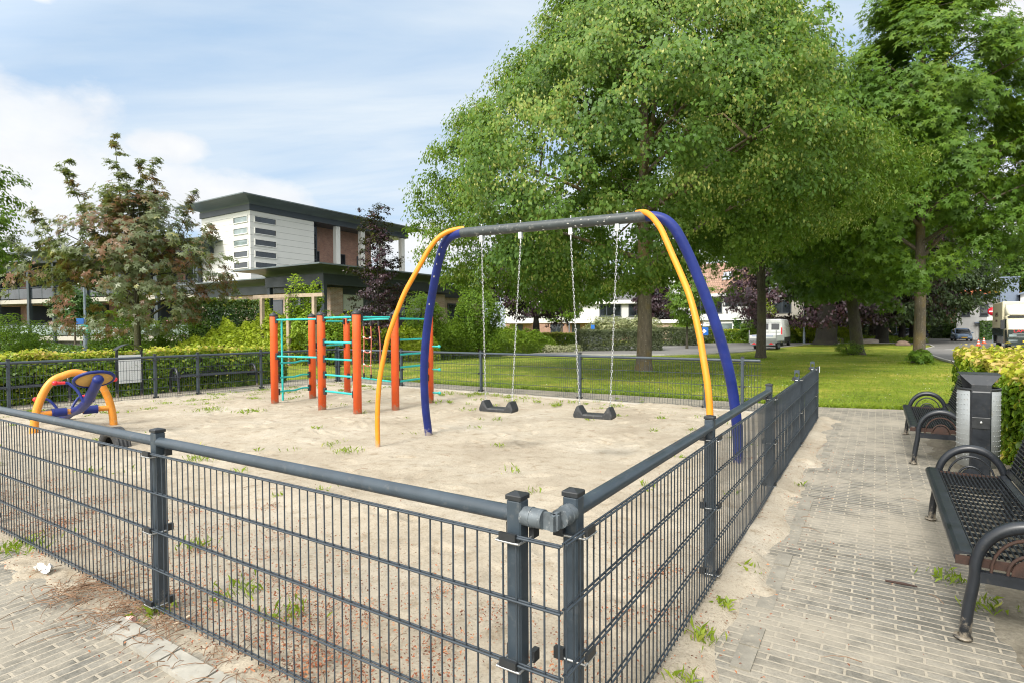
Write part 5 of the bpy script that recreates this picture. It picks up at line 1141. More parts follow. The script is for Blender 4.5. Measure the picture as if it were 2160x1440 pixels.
tree('evergreen_tree', 'broad dull green tree hanging low behind the leaning trunk', (39.8, 61.5, -.45), [(2.6,5.0),(4.5,8.5),(9,9.2),(14,7),(19,1)], .6, 'deep', 52000, .34, 620, 1.15, bark='barkd', limbs=16, first=3.5, droop=.6)
tree('evergreen_tree', 'tall dull green tree in front of the brick cottage', (48.5, 69.0, -.45), [(3.6,4.0),(5.5,7.6),(9,7.8),(13,5),(16,.5)], .5, 'deep', 34000, .34, 430, 1.1, bark='barkd', limbs=14, first=4)
tree('copper_beech', 'smaller copper beech drooping over the parked black car', (45.0, 66.0, -.45), [(2.6,3.2),(4.5,5.2),(8,5),(11,.6)], .35, 'copper', 17000, .32, 220, 1.0, bark='barkd', limbs=12, first=2.6, droop=.6)
tree('garden_tree', 'light green tree rising behind the white house with the chimney', (66.0, 72.0, -.45), [(6.2,1.5),(8,3.2),(10.5,3.6),(13,2.0),(14.5,.3)], .3, 'lime', 26000, .3, 330, 1.0, bark='barkd', limbs=14, first=4, tintbase=.36)
tree('golden_tree', 'golden yellow tree showing over the roof of the white house', (86.5, 99.0, -.45), [(4.5,2.5),(6.5,3.8),(8.6,.5)], .2, 'gold', 7000, .35, 110, .9, bark='barkd', limbs=8, first=4)
tree('street_tree', 'bright green tree cut by the left edge of the picture', (-23.4, 23.6, 0), [(3.2,1.0),(4.2,1.9),(6,2.3),(8,2.0),(10,.3)], .16, 'fresh', 24000, .17, 300, .55, bark='bark2', limbs=14, first=3.2, tintbase=.34)
tree('garden_tree', 'dull grey green tree far behind the apartment roof', (-62, 70, -.45), [(6,2.5),(9,3.4),(12,2.4),(13.5,.4)], .25, 'grey', 9000, .3, 150, .9, bark='barkd', limbs=9, first=5)
tree('maple_tree', 'open crowned purple and green maple beside the apartment wing', (-16.0, 24.4, 0), [(1.4,1.9),(2.1,3.5),(3.1,4.0),(4.3,3.7),(5.5,2.6),(6.5,1.7),(7.3,.5)], .135, 'maple', 11000, .185, 380, .38, bark='bark2', shape='star', limbs=26, first=1.6, inner=.5, flat=.7, droop=.2, amp=.26, tintbase=.48, tintamp=.34, trunk_top=.9, rise=.42, inner_from=4, spires=[(-.9,.2,9.5),(-2.7,-.3,8.4),(1.0,-.2,8.5),(2.4,.4,7.3),(-.2,.8,8.6),(.3,-.9,7.9),(-1.8,.9,7.6),(3.6,-.5,5.6),(-4.1,.2,5.2),(-3.4,-1.2,6.2),(1.9,-1.4,6.9)])
tree('purple_beech', 'slim columnar purple beech in front of the pavilion', (-6.3, 27.0, -.1), [(.3,.55),(1.5,.95),(3.2,1.0),(4.8,.85),(6.0,.5),(7.3,.1)], .06, 'copper', 9500, .12, 300, .26, bark='barkd', limbs=24, first=.5, inner=.55, amp=.3, droop=.1)
tree('garden_tree', 'round light green tree behind the swing left leg and lamp', (-5.0, 60.0, -.45), [(3.5,1.5),(5.5,2.8),(8.2,.4)], .12, 'fresh', 7000, .24, 110, .7, limbs=9, first=3.2, tintbase=.55)
tree('young_tree', 'young pale green tree with thin stem before the terraced houses', (5.4, 62.5, -.45), [(2.5,.9),(3.6,2.2),(5.2,.4)], .12, 'fresh', 4500, .22, 80, .5, bark='bark', limbs=8, first=2.4)
tree('young_tree', 'leafy young tree in front of the house with the brown roof', (15.3, 50.0, -.45), [(2.2,.8),(3.4,1.9),(5.0,2.0),(6.6,.5)], .10, 'fresh', 8500, .2, 140, .5, bark='bark2', limbs=12, first=2.3, tintbase=.28)
tree('young_tree', 'small dark green standard tree in front of the apartment balconies', (-25.6, 33.5, 0), [(1.9,.5),(2.5,1.1),(3.3,.9),(3.9,.2)], .06, 'laurel', 5000, .16, 90, .36, bark='bark', limbs=9, first=1.9)
tree('young_tree', 'pale staked sapling behind the hedge and purple maple', (-20.3, 30.0, 0), [(1.6,.5),(2.4,1.0),(3.4,.3)], .06, 'fresh', 1800, .15, 50, .3, limbs=7, first=1.5)
# a few trunks further off between the big trees
def stem(label, x, y, r_, h):
    t = thing('tree_trunk', label, 'tree', (x, y, HZ(y)), 0, 'far tree trunks'); MB().tube([(0,0,-.3),(0,0,0),(0,0,.5),(.1,0,h)], [r_*1.3,r_*1.2,r_,r_*.8], 12).build('trunk', M['bark2'], t); return t
tree('park_tree', 'far dark crowned tree with rough stem beyond the pale boulder', (50.5, 80.0, -.45), [(4,4),(7,6.5),(12,6),(16,1)], .48, 'deep', 15000, .42, 200, 1.2, bark='bark2', limbs=10, first=4)
tree('park_tree', 'far tree with reddish stem close beside the leaning dark trunk', (41.6, 73.0, -.45), [(4.5,3.5),(8,5.5),(14,1)], .35, 'deep', 9000, .42, 150, 1.1, bark='bark2', limbs=10, first=4.5)
tree('park_tree', 'far tree with pale twin stem right of the massive beech trunk', (42.5, 86.0, -.45), [(5,3.5),(8,5),(14,1)], .42, 'copper', 9000, .42, 150, 1.1, bark='bark', limbs=10, first=4.5)
# ---------------------------------------------------------------- hedges and shrubs
def boxleaves(o, a, Lx, Dy, H, n, sz, depth=.12, top=1.0, faces=('front','top','back','l','r')):
    """leaf points on the surface of a clipped block: local x along (0..Lx), y away (0..Dy), z up"""
    ar_ = {'front':Lx*H, 'back':Lx*H, 'top':Lx*Dy*top, 'l':Dy*H, 'r':Dy*H}; tot = sum(ar_[f] for f in faces); Ps, Ns = [], []
    for f in faces:
        k = int(n*ar_[f]/tot); u, w, d = rng.random(k), rng.random(k), np.abs(rng.normal(size=k))*depth
        bl_ = .06*np.sin(u*Lx*2.1)+.05*np.sin(u*Lx*5.3+1)
        if f == 'front': p = np.stack([u*Lx, d+bl_*.6+.04*np.sin(w*7), w*H], 1); nn = (0,-1,.45)
        elif f == 'back': p = np.stack([u*Lx, Dy-d, w*H], 1); nn = (0,1,.45)
        elif f == 'top': p = np.stack([u*Lx, w*Dy, H-d*.8+bl_*.6+rng.exponential(.025, k)], 1); nn = (0,-.15,1)
        elif f == 'l': p = np.stack([d, u*Dy, w*H], 1); nn = (-1,0,.45)
        else: p = np.stack([Lx-d, u*Dy, w*H], 1); nn = (1,0,.45)
        Ps.append(p); Ns.append(np.array(nn)+rng.normal(size=(k, 3))*.42)
    return np.concatenate(Ps), np.concatenate(Ns)
stemM = M['barkd']
def hedge(label, x, y, z, a, Lx, Dy, H, leaf, n, sz, shape='oval', faces=('front','top','back','l','r'), width=.7, toplight=.25, name='hedge', cat='hedge', group=None, depth=.12):
    t = thing(name, label, cat, (x, y, z), a, group)
    P_, N = boxleaves(None, a, Lx, Dy, H, n, sz, depth, 1.0, faces)
    ti = np.clip(tint_of(P_, 2.2, .17, .36, .2)+toplight*np.clip((P_[:, 2]-H*.80)/(H*.2), 0, 1), 0, 1)       # yellow tips, with light on the clipped top put into the leaf tint
    D = N*.3+rng.normal(size=P_.shape)*.6+np.array([0,0,-.5]); 
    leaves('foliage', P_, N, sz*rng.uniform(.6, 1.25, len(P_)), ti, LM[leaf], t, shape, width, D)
    tb = MB(); k = max(6, int(Lx*3))
    for i in range(k):
        xx = (i+.5)/k*Lx; yy = Dy*rng.uniform(.3, .7)
        for j in range(3):
            e = np.array([xx+rng.normal()*.2, yy+rng.normal()*Dy*.25, H*.93]); tb.tube([(xx,yy,-.1), tuple((np.array([xx,yy,0])+e)/2+rng.normal(size=3)*.05), tuple(e)], [.02,.012,.005], 5, cap=False)
    tb.build('stem', stemM, t); return t
gH = 'beech hedges round the playground'
ho = st(12.1, 1.99)
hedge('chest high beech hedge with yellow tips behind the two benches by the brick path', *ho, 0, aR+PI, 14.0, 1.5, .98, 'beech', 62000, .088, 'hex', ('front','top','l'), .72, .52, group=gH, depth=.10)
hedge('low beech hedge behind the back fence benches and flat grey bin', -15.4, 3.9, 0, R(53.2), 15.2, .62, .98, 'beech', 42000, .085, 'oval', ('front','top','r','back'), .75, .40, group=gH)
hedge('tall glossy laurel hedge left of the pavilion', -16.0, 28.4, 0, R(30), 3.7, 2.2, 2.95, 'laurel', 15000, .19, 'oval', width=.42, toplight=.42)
gG = 'clipped hedges along the street'
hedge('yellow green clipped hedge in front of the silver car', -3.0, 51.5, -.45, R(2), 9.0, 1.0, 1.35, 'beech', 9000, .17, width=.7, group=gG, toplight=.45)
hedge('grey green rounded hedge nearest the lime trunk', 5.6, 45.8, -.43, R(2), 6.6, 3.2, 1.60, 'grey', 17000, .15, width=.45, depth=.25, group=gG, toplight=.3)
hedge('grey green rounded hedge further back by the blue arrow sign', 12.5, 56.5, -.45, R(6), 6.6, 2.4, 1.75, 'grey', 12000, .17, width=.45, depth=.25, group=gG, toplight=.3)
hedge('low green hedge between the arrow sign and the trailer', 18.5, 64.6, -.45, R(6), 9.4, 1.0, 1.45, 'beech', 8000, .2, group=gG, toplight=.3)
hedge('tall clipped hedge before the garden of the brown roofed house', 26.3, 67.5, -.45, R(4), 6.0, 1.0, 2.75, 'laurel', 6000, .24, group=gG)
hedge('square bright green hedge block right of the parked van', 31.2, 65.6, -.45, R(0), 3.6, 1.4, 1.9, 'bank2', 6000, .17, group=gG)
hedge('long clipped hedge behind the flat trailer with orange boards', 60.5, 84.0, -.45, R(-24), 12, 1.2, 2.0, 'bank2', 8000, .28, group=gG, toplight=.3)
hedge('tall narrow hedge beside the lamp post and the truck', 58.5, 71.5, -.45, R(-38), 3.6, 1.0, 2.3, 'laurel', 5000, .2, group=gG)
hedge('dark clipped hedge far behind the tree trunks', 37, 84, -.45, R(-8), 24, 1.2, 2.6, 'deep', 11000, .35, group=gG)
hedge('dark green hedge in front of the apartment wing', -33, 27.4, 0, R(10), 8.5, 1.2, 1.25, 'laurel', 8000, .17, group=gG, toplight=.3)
def bush(label, x, y, rx, ry, h, leaf, n, sz, z=None, shape='oval', name='shrub', group=None, width=.55, flat=False, zlo=.0, amp=.2, kind=None, cat='shrub', tintbase=.45):
    z0 = HZ(y) if z is None else z
    d = unit(rng.normal(size=(n, 3))); lz = lump(9, amp); r_ = lz(d)*(.45+.55*rng.random(n)**.4)
    P_ = d*r_[:, None]*np.array([rx, ry, h*.5*(1-zlo)])+np.array([0,0,h*.5*(1+zlo)]); P_ = P_[P_[:, 2] > .02]; d = (P_-np.array([0,0,h*.4]))/np.array([rx,ry,h*.5])
    N = unit(d)*.7+np.array([0,0,.5])+rng.normal(size=P_.shape)*.45; D = unit(d)*.6+rng.normal(size=P_.shape)*.5+np.array([0,0,.1])
    t = thing(name, label, cat, (x, y, z0), 0, group)
    leaves('foliage', P_, N, sz*rng.uniform(.6, 1.3, len(P_)), tint_of(P_, 1.6, .14, tintbase, .22), LM[leaf], t, shape, width, D)
    tb = MB()
    for i in range(7):
        e = np.array([rng.normal()*rx*.45, rng.normal()*ry*.45, h*.75]); tb.tube([(0,0,-.1), tuple(e*.5+rng.normal(size=3)*.05), tuple(e)], [.03,.02,.006], 6, cap=False)
    tb.build('stem', M['bark2'], t); return t
bush('loose light green shrub behind the orange climbing frame posts', -4.55, 31.0, 1.05, .9, 3.6, 'fresh', 5200, .13, zlo=.1)
bush('rounded fresh green shrub tree between the swing chains and the pavilion', -1.85, 33.0, 1.45, 1.2, 4.1, 'fresh', 9500, .13, zlo=.15, tintbase=.36)
bush('yellowish climbing vine spilling over the pergola', -8.75, 24.6, .9, .5, 3.25, 'fresh', 4200, .13, zlo=.3, name='vine', cat='vine', tintbase=.75, amp=.4)
bush('dark leaved shrub below the vine on the pergola', -8.0, 25.0, .9, .7, 2.0, 'bank2', 3000, .14, tintbase=.3)
bush('white flowering dogwood in front of the terraced houses', 11.2, 66.5, 2.6, 1.5, 3.0, 'cream', 5000, .22, zlo=.2)
bush('white flowering dogwood next to the lime trunk', 14.6, 66.0, 2.4, 1.5, 3.1, 'cream', 4500, .22, zlo=.2)
bush('green garden shrub left of the brown roofed house', 19.8, 66.5, 1.5, 1.2, 2.6, 'fresh', 2600, .22)
bush('low olive shrub by the brick corner of the brown roofed house', 21.6, 65.8, 2.2, 1.2, 1.9, 'grey', 2600, .22)
bush('round bright shrub in the garden behind the trailer', 27.4, 65.4, 1.5, 1.2, 2.6, 'fresh', 3600, .2)
bush('variegated pale shrub behind the white van', 29.6, 66.5, 1.6, 1.2, 3.0, 'cream', 3000, .22, tintbase=.25)
bush('yellow green small tree seen past the white gable', 34.2, 80.0, 2.0, 1.5, 6.4, 'bank', 4200, .28, zlo=.3)
bush('lime green shrub left of the massive beech trunk', 33.8, 65.2, 2.2, 1.4, 2.9, 'bank', 6500, .2)
bush('small yellow shrub right of the massive beech trunk', 40.3, 70.0, 1.5, 1.1, 1.9, 'bank', 3000, .2)
bush('bright green shrub in front of the brick cottage', 57.0, 81.5, 1.9, 1.4, 3.6, 'bank2', 3500, .26)
bush('dark garden shrub beside the cottage roof', 61.5, 82.0, 2.2, 1.4, 2.8, 'laurel', 3000, .28)
bush('feathery light green shrub before the apartment wing', -24.0, 27.0, 1.8, 1.2, 2.2, 'fresh', 6500, .12, tintbase=.35)
bush('spreading green shrub left of the maple trunk', -18.6, 27.6, 1.9, 1.2, 2.2, 'fresh', 6000, .12, tintbase=.3)
bush('spreading green shrub right of the maple trunk', -16.2, 28.4, 1.6, 1.2, 2.0, 'fresh', 5200, .12, tintbase=.3)
bush('bright green shrub at the left edge below the street tree', -30.5, 30.5, 1.6, 1.2, 2.6, 'fresh', 4200, .14)
bush('tuft of grassy leaves at the foot of the leaning mossy trunk', 20.6, 35.0, .9, .7, .75, 'bank2', 1400, .22, width=.12, tintbase=.2)
bush('leafy sucker at the foot of the lichen covered trunk', 16.4, 22.9, .45, .3, .55, 'gum', 500, .14, shape='star')
for i, (x, y, lab) in enumerate(((-28.3, 40.9, 'pink'), (-26.6, 40.2, 'white'), (-24.2, 39.4, 'mixed'))):
    bush('%s balcony flowers hanging on the apartment railing' % lab, x*.98, y+.8, .8, .25, .45, 'pink' if i != 1 else 'cream', 420, .13, z=1.75, name='balcony_flowers', group='balcony flowers', cat='flowers')
# low shrubs that run together into one bank (nobody could count them)
def bank(name, label, line, leaf, n, sz, cat='shrubbery'):
    """line: (x, y, half width, height) stations; one uneven mound of fine twigs"""
    S = np.array(line, float); m = len(S)
    u = rng.random(n)*(m-1); i = np.minimum(u.astype(int), m-2); f = (u-i)[:, None]; s_ = S[i]*(1-f)+S[i+1]*f
    d = unit(np.array([S[-1, 0]-S[0, 0], S[-1, 1]-S[0, 1]])); nr = np.array([-d[1], d[0]])
    ph = rng.uniform(-1, 1, n)*PI/2*1.05; q_ = .82+.18*rng.random(n)
    bump_ = 1+.13*np.sin(u*7.3)+.10*np.sin(u*17+1)+.07*np.sin(u*41+ph*3)+.06*np.sin(ph*9+u*11)
    off = np.sin(ph)*s_[:, 2]*q_; hh = np.maximum(np.cos(ph), 0)**.75*s_[:, 3]*bump_*q_+rng.exponential(.04, n)
    P_ = np.stack([s_[:, 0]+nr[0]*off, s_[:, 1]+nr[1]*off, hz(s_[:, 1])+hh], 1)
    N = np.stack([nr[0]*np.sin(ph), nr[1]*np.sin(ph), np.cos(ph)], 1)*.7+rng.normal(size=(n, 3))*.5
    D = np.stack([nr[0]*np.sin(ph), nr[1]*np.sin(ph), np.full(n, .55)], 1)+rng.normal(size=(n, 3))*.5
    o = leaves(name, P_, N, sz*rng.uniform(.6, 1.4, n), tint_of(P_, 1.4, .16, .5, .25), LM[leaf], None, 'oval', .38, D)
    return tag(o, label, cat, None, 'stuff')
bank('shrubbery', 'bank of lime green fine leaved shrubs behind the climbing frame', [(-14.6,25.0,1.5,.7),(-13.0,25.4,2.0,1.5),(-11.0,26.2,2.2,2.15),(-9.2,27.2,2.2,2.0),(-7.6,28.6,2.2,1.8),(-6.0,30.2,2.1,1.55),(-4.8,31.5,2.0,1.3)], 'bank', 52000, .15)
bank('shrubbery', 'darker green shrub bank along the lawn edge left of the swing', [(-6.6,30.0,1.3,1.3),(-5.0,33.0,1.7,1.75),(-3.4,36.5,1.8,1.8),(-1.6,40.5,1.8,1.75),(.4,44.0,1.6,1.55),(2.6,45.8,1.3,1.2)], 'bank2', 42000, .17)
bank('ground_cover', 'low strip of pale leaved ground cover edging the lawn', [(-1.0,41.8,.7,.45),(2.0,44.4,.7,.5),(5.2,44.9,.6,.45)], 'cream', 5000, .15, 'ground cover')
bank('ground_cover', 'ivy slope below the apartment wing', [(-40,36,2.5,.9),(-30,34,2.5,.9),(-20,31.5,2.5,.8)], 'laurel', 16000, .17, 'ground cover')
# ---------------------------------------------------------------- grass, weeds, litter
def blades(name, label, P_, h, mat, cat, spread=.35, w=.12):
    n = len(P_); D = np.stack([rng.normal(size=n)*spread, rng.normal(size=n)*spread, np.ones(n)], 1); D = unit(D); s = unit(np.cross(D, rng.normal(size=(n, 3)))); hh = (h*rng.uniform(.5, 1.4, n))[:, None]
    bend = np.stack([rng.normal(size=n), rng.normal(size=n), -np.abs(rng.normal(size=n))*.6], 1)*hh*.22
    V = np.stack([P_-s*hh*w*.5, P_+s*hh*w*.5, P_+D*hh*.6+s*hh*w*.35, P_+D*hh+bend], 1)
    o = fastmesh(name, V, 4, [(0,1,2,3)], mat, None, np.clip(tint_of(P_, .8, .18, .42, .2), 0, 1)); return tag(o, label, cat, None, 'stuff')
def inpoly(x, y, poly):
    ins = np.zeros(len(x), bool); j = len(poly)-1
    for i in range(len(poly)):
        xi, yi = poly[i]; xj, yj = poly[j]
        ins ^= ((yi > y) != (yj > y)) & (x < (xj-xi)*(y-yi)/(yj-yi+1e-12)+xi); j = i
    return ins
lp = [(-.98,14.67), (4.9,11.1), (5.85,10.5), (7.0,10.15), (8.3,9.6), (12.5,13), (19.5,26.4), (31.3,44.2), (36,51), (40,60), (34.7,60.7), (24.9,52.2), (16.9,42), (10,37.2), (2,44), (-5,31), (-9,26), (-6.2,17.1), (-4.95,17.35)]
N_ = 230000; r2 = rng.random(N_)**.5
x = rng.uniform(-9, 32, N_); y = 10+34*rng.random(N_)**1.7; k = inpoly(x, y, lp)
gp = np.stack([x[k], y[k], hz(y[k])-.035], 1)
blades('grass', 'mown lawn grass under the lime trees', gp, .042, LM['grass'], 'grass', .5, .22)
e_ = []                                                         # longer fringe along the path edge and round the trunks
for a, b_, n in (((-4.95,17.35),(-.98,14.67),2600), ((-.98,14.67),(4.9,11.1),5200), ((4.9,11.1),(5.85,10.5),1500), ((5.85,10.5),(8.6,9.7),3200)):
    t_ = rng.random(n)[:, None]; p = np.array(a)*(1-t_)+np.array(b_)*t_+rng.normal(size=(n, 2))*.05+np.array([.05,.10]); e_.append(np.concatenate([p, np.full((n, 1), -.03)], 1))
for cx, cy, r_, n in ((4.43,19.2,.55,700), (13.03,29.92,.8,900), (21.3,35.3,1.3,2200), (16.6,23.3,.7,900), (31.4,56.8,2.6,2500)):
    a = rng.uniform(0, 6.28, n); rr = r_*(.45+.6*rng.random(n)); p = np.stack([cx+rr*np.cos(a), cy+rr*np.sin(a), np.full(n, HZ(cy)-.03)], 1); e_.append(p)
blades('grass', 'longer grass fringe along the path and round the tree trunks', np.concatenate(e_), .085, LM['grass'], 'grass', .45, .09)
n = 14000; x = rng.uniform(30, 56, n); y = rng.uniform(60, 84, n); k = inpoly(x, y, [(36,62.5),(46,63),(52,74),(50,80),(38,78),(34,66)])
blades('grass', 'long meadow grass around the far trees', np.stack([x[k], y[k], np.full(k.sum(), -.47)], 1), .55, LM['grass'], 'grass', .3, .08)
tu = []
def tuft(x, y, n, r_):
    n = int(n*2.2); tu.append(np.stack([x+rng.normal(size=n)*r_, y+rng.normal(size=n)*r_, np.full(n, .0)], 1))
for i in range(120):                                            # weeds thicker towards the far fences
    w = rng.random(); s_ = rng.random()
    if i < 64: p = np.array([-9.2,10.0])*(1-s_)+np.array([-4.9,15.6])*s_+np.array([.8,-.6])*abs(rng.normal())*1.1
    else: p = np.array([-4.8,15.6])*(1-s_)+np.array([4.1,9.8])*s_+np.array([-.5,-.85])*abs(rng.normal())*.9
    tuft(*p, rng.integers(6, 30), rng.uniform(.03, .11))
for i in range(70): tuft(rng.uniform(-8, 3), rng.uniform(4.5, 12), rng.integers(4, 14), rng.uniform(.02, .07))
for x, y, n, r_ in ((-7.4,7.6,90,.2), (-6.9,7.2,70,.2), (-3.6,6.5,60,.1), (-5.6,10.4,90,.14), (-4.7,10.2,60,.12), (-.75,12.75,110,.14), (-2.2,3.9,30,.06), (-1.55,3.2,40,.08), (-1.2,2.95,30,.06), (.92,2.70,26,.04), (1.12,3.02,16,.03), (.72,2.35,24,.035), (.50,2.05,18,.03), (1.45,3.45,12,.03), (2.55,3.35,24,.06), (2.5,3.0,30,.05), (-3.4,3.9,80,.10), (-1.9,2.98,30,.05), (-2.0,6.9,40,.08), (3.1,8.9,20,.05)): tuft(x, y, n, r_)
blades('weeds', 'thin green weeds sprouting from the sand', np.concatenate(tu), .058, LM['grass'], 'weeds', .5, .05)
dp = [(5.2,11.2,rng.integers(0,9))]
n = 420; x = rng.uniform(-2, 16, n); y = 11.5+14*rng.random(n)**1.5; k = inpoly(x, y, lp)
fl_ = np.stack([x[k], y[k], hz(y[k])+.02], 1); o = leaves('daisies', fl_, np.tile([0,0,1.], (len(fl_), 1))+rng.normal(size=fl_.shape)*.3, np.full(len(fl_), .02), np.ones(len(fl_)), paint('daisy_white', (.75,.75,.7), .7, .05, 4), None, 'hex', .9); tag(o, 'scattered white daisies in the lawn', 'daisies', None, 'stuff')
# red brown bud scales and twigs blown against the near fence
n = 19000; cs_ = [st(.1+abs(rng.normal())*.5, -rng.uniform(.2, 6.5)) for _ in range(90)]+[st(rng.uniform(.3, 7), -.1-abs(rng.normal())*.2) for _ in range(30)]
w_ = rng.integers(0, len(cs_), n); cc = np.array(cs_)[w_]; p = cc+rng.normal(size=(n, 2))*np.where(rng.random(n) < .6, .07, .45)[:, None]
q_ = (p-K)@dR; p = p[(q_ > -.28)]; q_ = q_[q_ > -.28]
P_ = np.concatenate([p, (.016+.006*rng.random(len(p)))[:, None]], 1); P_[:, 2] -= np.clip(-q_-.05, 0, 1)*.10
lit = leafmat('bud_scales', [(0,(.10,.035,.02)),(.5,(.27,.085,.04)),(1,(.42,.19,.09))], .05, .8)
o = leaves('debris', P_, np.array([0,0,1.])+rng.normal(size=P_.shape)*.4, rng.uniform(.007, .021, len(P_)), rng.random(len(P_)), lit, None, 'oval', .5); tag(o, 'red brown bud scales strewn over the sand by the near fence', 'plant debris', None, 'stuff')
tw = MB()
def twig(c, n, sp, l0, l1, z=.012):
    for _ in range(n):
        p = np.array([c[0]+rng.normal()*sp, c[1]+rng.normal()*sp, z+abs(rng.normal())*.012]); a = rng.uniform(0, 6.28); l = rng.uniform(l0, l1); cv = rng.normal()*.25
        pts = [p+np.array([math.cos(a+cv*t)*l*t, math.sin(a+cv*t)*l*t, .012*math.sin(PI*t)]) for t in (0,.35,.7,1)]; tw.tube(pts, [.0022,.002,.0016,.001], 4, cap=False)
twig((-2.42,3.22), 150, .10, .05, .20); twig((-2.05,3.00), 110, .09, .05, .20); twig((-1.72,2.80), 60, .08, .05, .16); twig((-1.3,2.5), 40, .12, .05, .16); twig((-.9,2.2), 30, .15, .06, .2)
for _ in range(30): twig(st(rng.uniform(-.8, .4), -rng.uniform(.5, 4)), 1, .1, .08, .26)
for _ in range(40): twig((rng.uniform(-6, 2), rng.uniform(3, 11)), 1, .2, .06, .2)
for _ in range(16): twig(st(rng.uniform(.3, 5), rng.uniform(.4, 2.0)), 1, .1, .08, .2)
tag(tw.build('twigs', paint('dry_twig', (.20,.12,.07), .9, .3, 30)), 'dry brown twigs heaped against the foot of the near fence', 'twigs', None, 'stuff')
tag(MB().tube([(2.17,3.30,.012), (2.24,3.25,.016), (2.30,3.22,.012)], [.006,.008,.004], 6).build('stick', M['rust']), 'short brown stick lying on the brick path', 'stick')
ts = MB(); k = 8; ts.add([(-2.97+.13*i/k+.01*rng.normal(), 3.50+.06*j/4+.01*rng.normal()-.05*i/k, .012+.022*abs(rng.normal())) for i in range(k+1) for j in range(5)], [(i*5+j, i*5+j+1, (i+1)*5+j+1, (i+1)*5+j) for i in range(k) for j in range(4)])
tag(ts.build('crumpled_tissue', paint('white_paper', (.75,.75,.73), .9, .04, 10)), 'crumpled white tissue on the paving outside the near fence', 'litter')
tag(MB().tube([(-1.98,2.90,.02),(-1.94,2.885,.02)], .014, 10).build('bottle_cap', paint('pink_plastic', (.62,.36,.32), .5, .05, 10)), 'pale pink plastic cap among the twigs by the near fence', 'litter')
tag(MB().tube([(-1.70,2.82,.022),(-1.66,2.90,.03)], .006, 6).build('lolly_stick', paint('pale_stick', (.62,.5,.36), .8, .1, 20)), 'pale lolly stick lying by the near fence', 'litter')
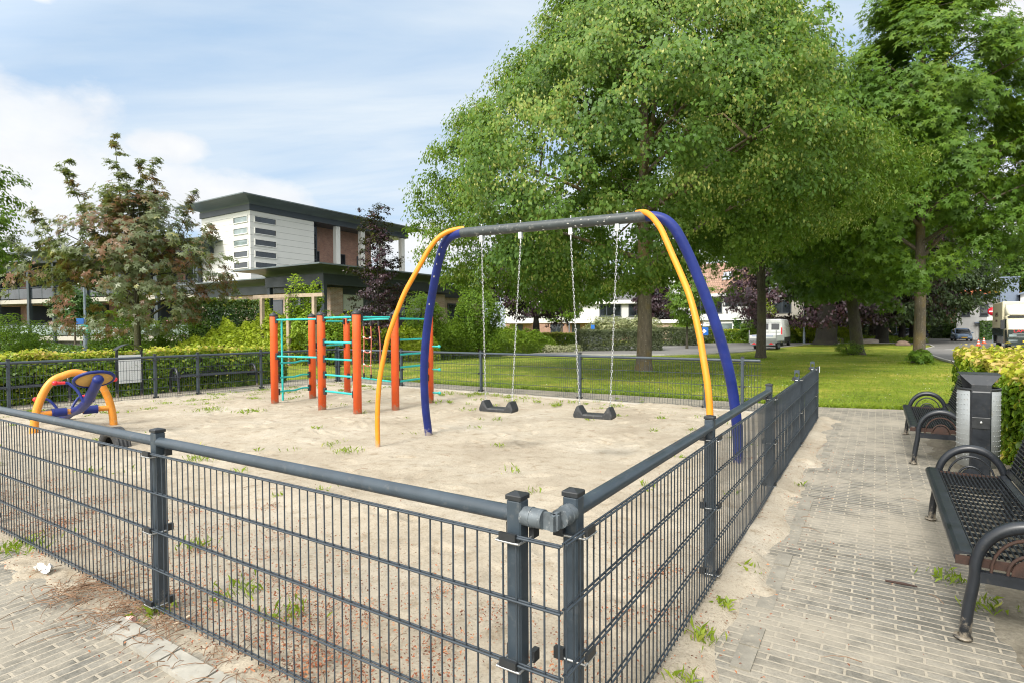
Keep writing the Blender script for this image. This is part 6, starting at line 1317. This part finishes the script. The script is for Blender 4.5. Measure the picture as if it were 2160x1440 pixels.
# ================================================================ LIGHT, SKY, CAMERA
SUN_EL, SUN_AZ = R(42), R(212)          # azimuth clockwise from +y: high, behind the camera to the left
def world():
    w = bpy.data.worlds.new('World'); bpy.context.scene.world = w; w.use_nodes = True; nt = w.node_tree; bg = nt.nodes['Background']
    sky = nt.nodes.new('ShaderNodeTexSky'); sky.sky_type = 'NISHITA'; sky.sun_disc = False; sky.sun_elevation = SUN_EL; sky.sun_rotation = SUN_AZ; sky.air_density = 1.0; sky.dust_density = 1.2; sky.ozone_density = 2.0
    tc = nt.nodes.new('ShaderNodeTexCoord').outputs['Generated']
    sp = nt.nodes.new('ShaderNodeSeparateXYZ'); nt.links.new(tc, sp.inputs[0])
    zz = math_(nt, 'ADD', math_(nt, 'MAXIMUM', sp.outputs[2], 0), .10)
    cm = nt.nodes.new('ShaderNodeCombineXYZ'); nt.links.new(math_(nt, 'DIVIDE', sp.outputs[0], zz), cm.inputs[0]); nt.links.new(math_(nt, 'DIVIDE', sp.outputs[1], zz), cm.inputs[1])
    # thin streaky veil
    v1 = mapping(nt, cm.outputs[0], (.30,1.0,1), (0,0,R(28)), (3.1,1.3,0))
    n1 = noise(nt, 1.5, 9, .55, v1, .6); n1b = noise(nt, .8, 3, .5, v1)
    veil = ramp(nt, [(.36, (.02,)*3), (.50, (.50,)*3), (.64, (1,)*3)], math_(nt, 'ADD', math_(nt, 'MULTIPLY', n1.outputs['Fac'], .6), math_(nt, 'MULTIPLY', n1b.outputs['Fac'], .4))).outputs['Color']
    # heaped clouds standing in a few directions
    v2 = mapping(nt, tc, (1,1,1.6), (0,0,0), (1.7,.4,.15))
    n2 = noise(nt, 5.5, 9, .55, v2, .15); n3 = noise(nt, 9, 6, .55, v2)
    fld = None
    for az, el, ra, re in ((-44,11,15,8.5), (-58,16,14,9), (-25,11,8,3.2), (-31,15.2,3.4,1.4), (-39.5,24.5,1.8,1.2), (-9,8,14,2.2), (42,22,5,4.5), (43,8,9,5), (20,9,16,3.5), (75,20,22,10), (120,25,30,14), (180,25,40,14), (-120,30,30,15)):
        a, e = R(az), R(el); cx = (math.sin(a)*math.cos(e), math.cos(a)*math.cos(e), math.sin(e))
        d = nt.nodes.new('ShaderNodeVectorMath'); d.operation = 'SUBTRACT'; nt.links.new(tc, d.inputs[0]); d.inputs[1].default_value = cx
        mp = mapping(nt, d.outputs[0], (1/R(ra), 1/R(ra), 1/R(re)), (0,0,0))
        l = nt.nodes.new('ShaderNodeVectorMath'); l.operation = 'LENGTH'; nt.links.new(mp, l.inputs[0])
        b_ = math_(nt, 'SUBTRACT', 1, l.outputs['Value']); fld = b_ if fld is None else math_(nt, 'MAXIMUM', fld, b_)
    f = math_(nt, 'ADD', math_(nt, 'MAXIMUM', fld, -.8), math_(nt, 'MULTIPLY', math_(nt, 'SUBTRACT', n2.outputs['Fac'], .5), 2.6))
    heap = ramp(nt, [(.0, (0,0,0)), (.30, (.75,)*3), (.7, (1,1,1))], f).outputs['Color']
    hc = mixc(nt, ramp(nt, [(.35, (0,0,0)), (.62, (1,1,1))], n3.outputs['Fac']).outputs['Color'], CL1, CL2)
    low = ramp(nt, [(.0, (.85,)*3), (.22, (0,0,0))], sp.outputs[2]).outputs['Color']
    clear = mixc(nt, .65, sky.outputs[0], CLEAR)
    c = mixc(nt, veil, clear, VEIL)
    c = mixc(nt, low, c, VEIL)
    c = mixc(nt, heap, c, hc)
    # wide glow round the sun, added to the unseen sky as fill light
    dt = nt.nodes.new('ShaderNodeVectorMath'); dt.operation = 'DOT_PRODUCT'; nt.links.new(tc, dt.inputs[0]); dt.inputs[1].default_value = (math.sin(SUN_AZ)*math.cos(SUN_EL), math.cos(SUN_AZ)*math.cos(SUN_EL), math.sin(SUN_EL))
    gl = ramp(nt, [(.0, (0,0,0)), (.55, (.45,)*3), (1, (1,1,1))], dt.outputs['Value']).outputs['Color']
    c = mixc(nt, gl, c, SKY_FILL)
    nt.links.new(c, bg.inputs['Color']); bg.inputs['Strength'].default_value = .05
SKY_FILL = (22,21.5,20.5)
CL1, CL2, VEIL, CLEAR = (6.1,6.3,6.6), (6.9,6.95,7.0), (5.9,6.4,6.8), (2.7,4.6,7.0)
world()
sd = bpy.data.lights.new('sun', 'SUN'); sd.energy = 1.5; sd.angle = R(16); sd.color = (1,.955,.88)
so = bpy.data.objects.new('sun', sd); C.objects.link(so)
dv = Vector((math.sin(SUN_AZ)*math.cos(SUN_EL), math.cos(SUN_AZ)*math.cos(SUN_EL), math.sin(SUN_EL)))
so.rotation_euler = dv.to_track_quat('Z', 'Y').to_euler(); so.location = (0,0,30)
cam = bpy.data.cameras.new('camera'); cam.sensor_width = 36; cam.lens = 36*1206.39/2160; cam.clip_start = .05; cam.clip_end = 2000
co = bpy.data.objects.new('camera', cam); C.objects.link(co)
pi_, ro_ = .0253, -.0054; cp, sp_, cr_, sr_ = math.cos(pi_), math.sin(pi_), math.cos(ro_), math.sin(ro_)
A0 = np.array([[cr_,-sr_,0],[sr_,cr_,0],[0,0,1]]) @ np.array([[1,0,0],[0,-sp_,-cp],[0,cp,-sp_]])
Mx = Matrix(((A0[0,0],-A0[1,0],-A0[2,0],0),(A0[0,1],-A0[1,1],-A0[2,1],0),(A0[0,2],-A0[1,2],-A0[2,2],1.5),(0,0,0,1)))
co.matrix_world = Mx
sc = bpy.context.scene; sc.camera = co
sc.view_settings.view_transform = 'Standard'; sc.view_settings.look = 'None'; sc.view_settings.exposure = 1.56; sc.view_settings.gamma = 1
sc.cycles.max_bounces = 6; sc.cycles.diffuse_bounces = 3; sc.cycles.glossy_bounces = 2; sc.cycles.transmission_bounces = 3; sc.cycles.transparent_max_bounces = 4
sc.cycles.filter_width = 1.1; sc.cycles.use_denoising = True; sc.cycles.denoiser = 'OPENIMAGEDENOISE'; sc.cycles.denoising_input_passes = 'RGB_ALBEDO_NORMAL'; sc.cycles.denoising_prefilter = 'ACCURATE'
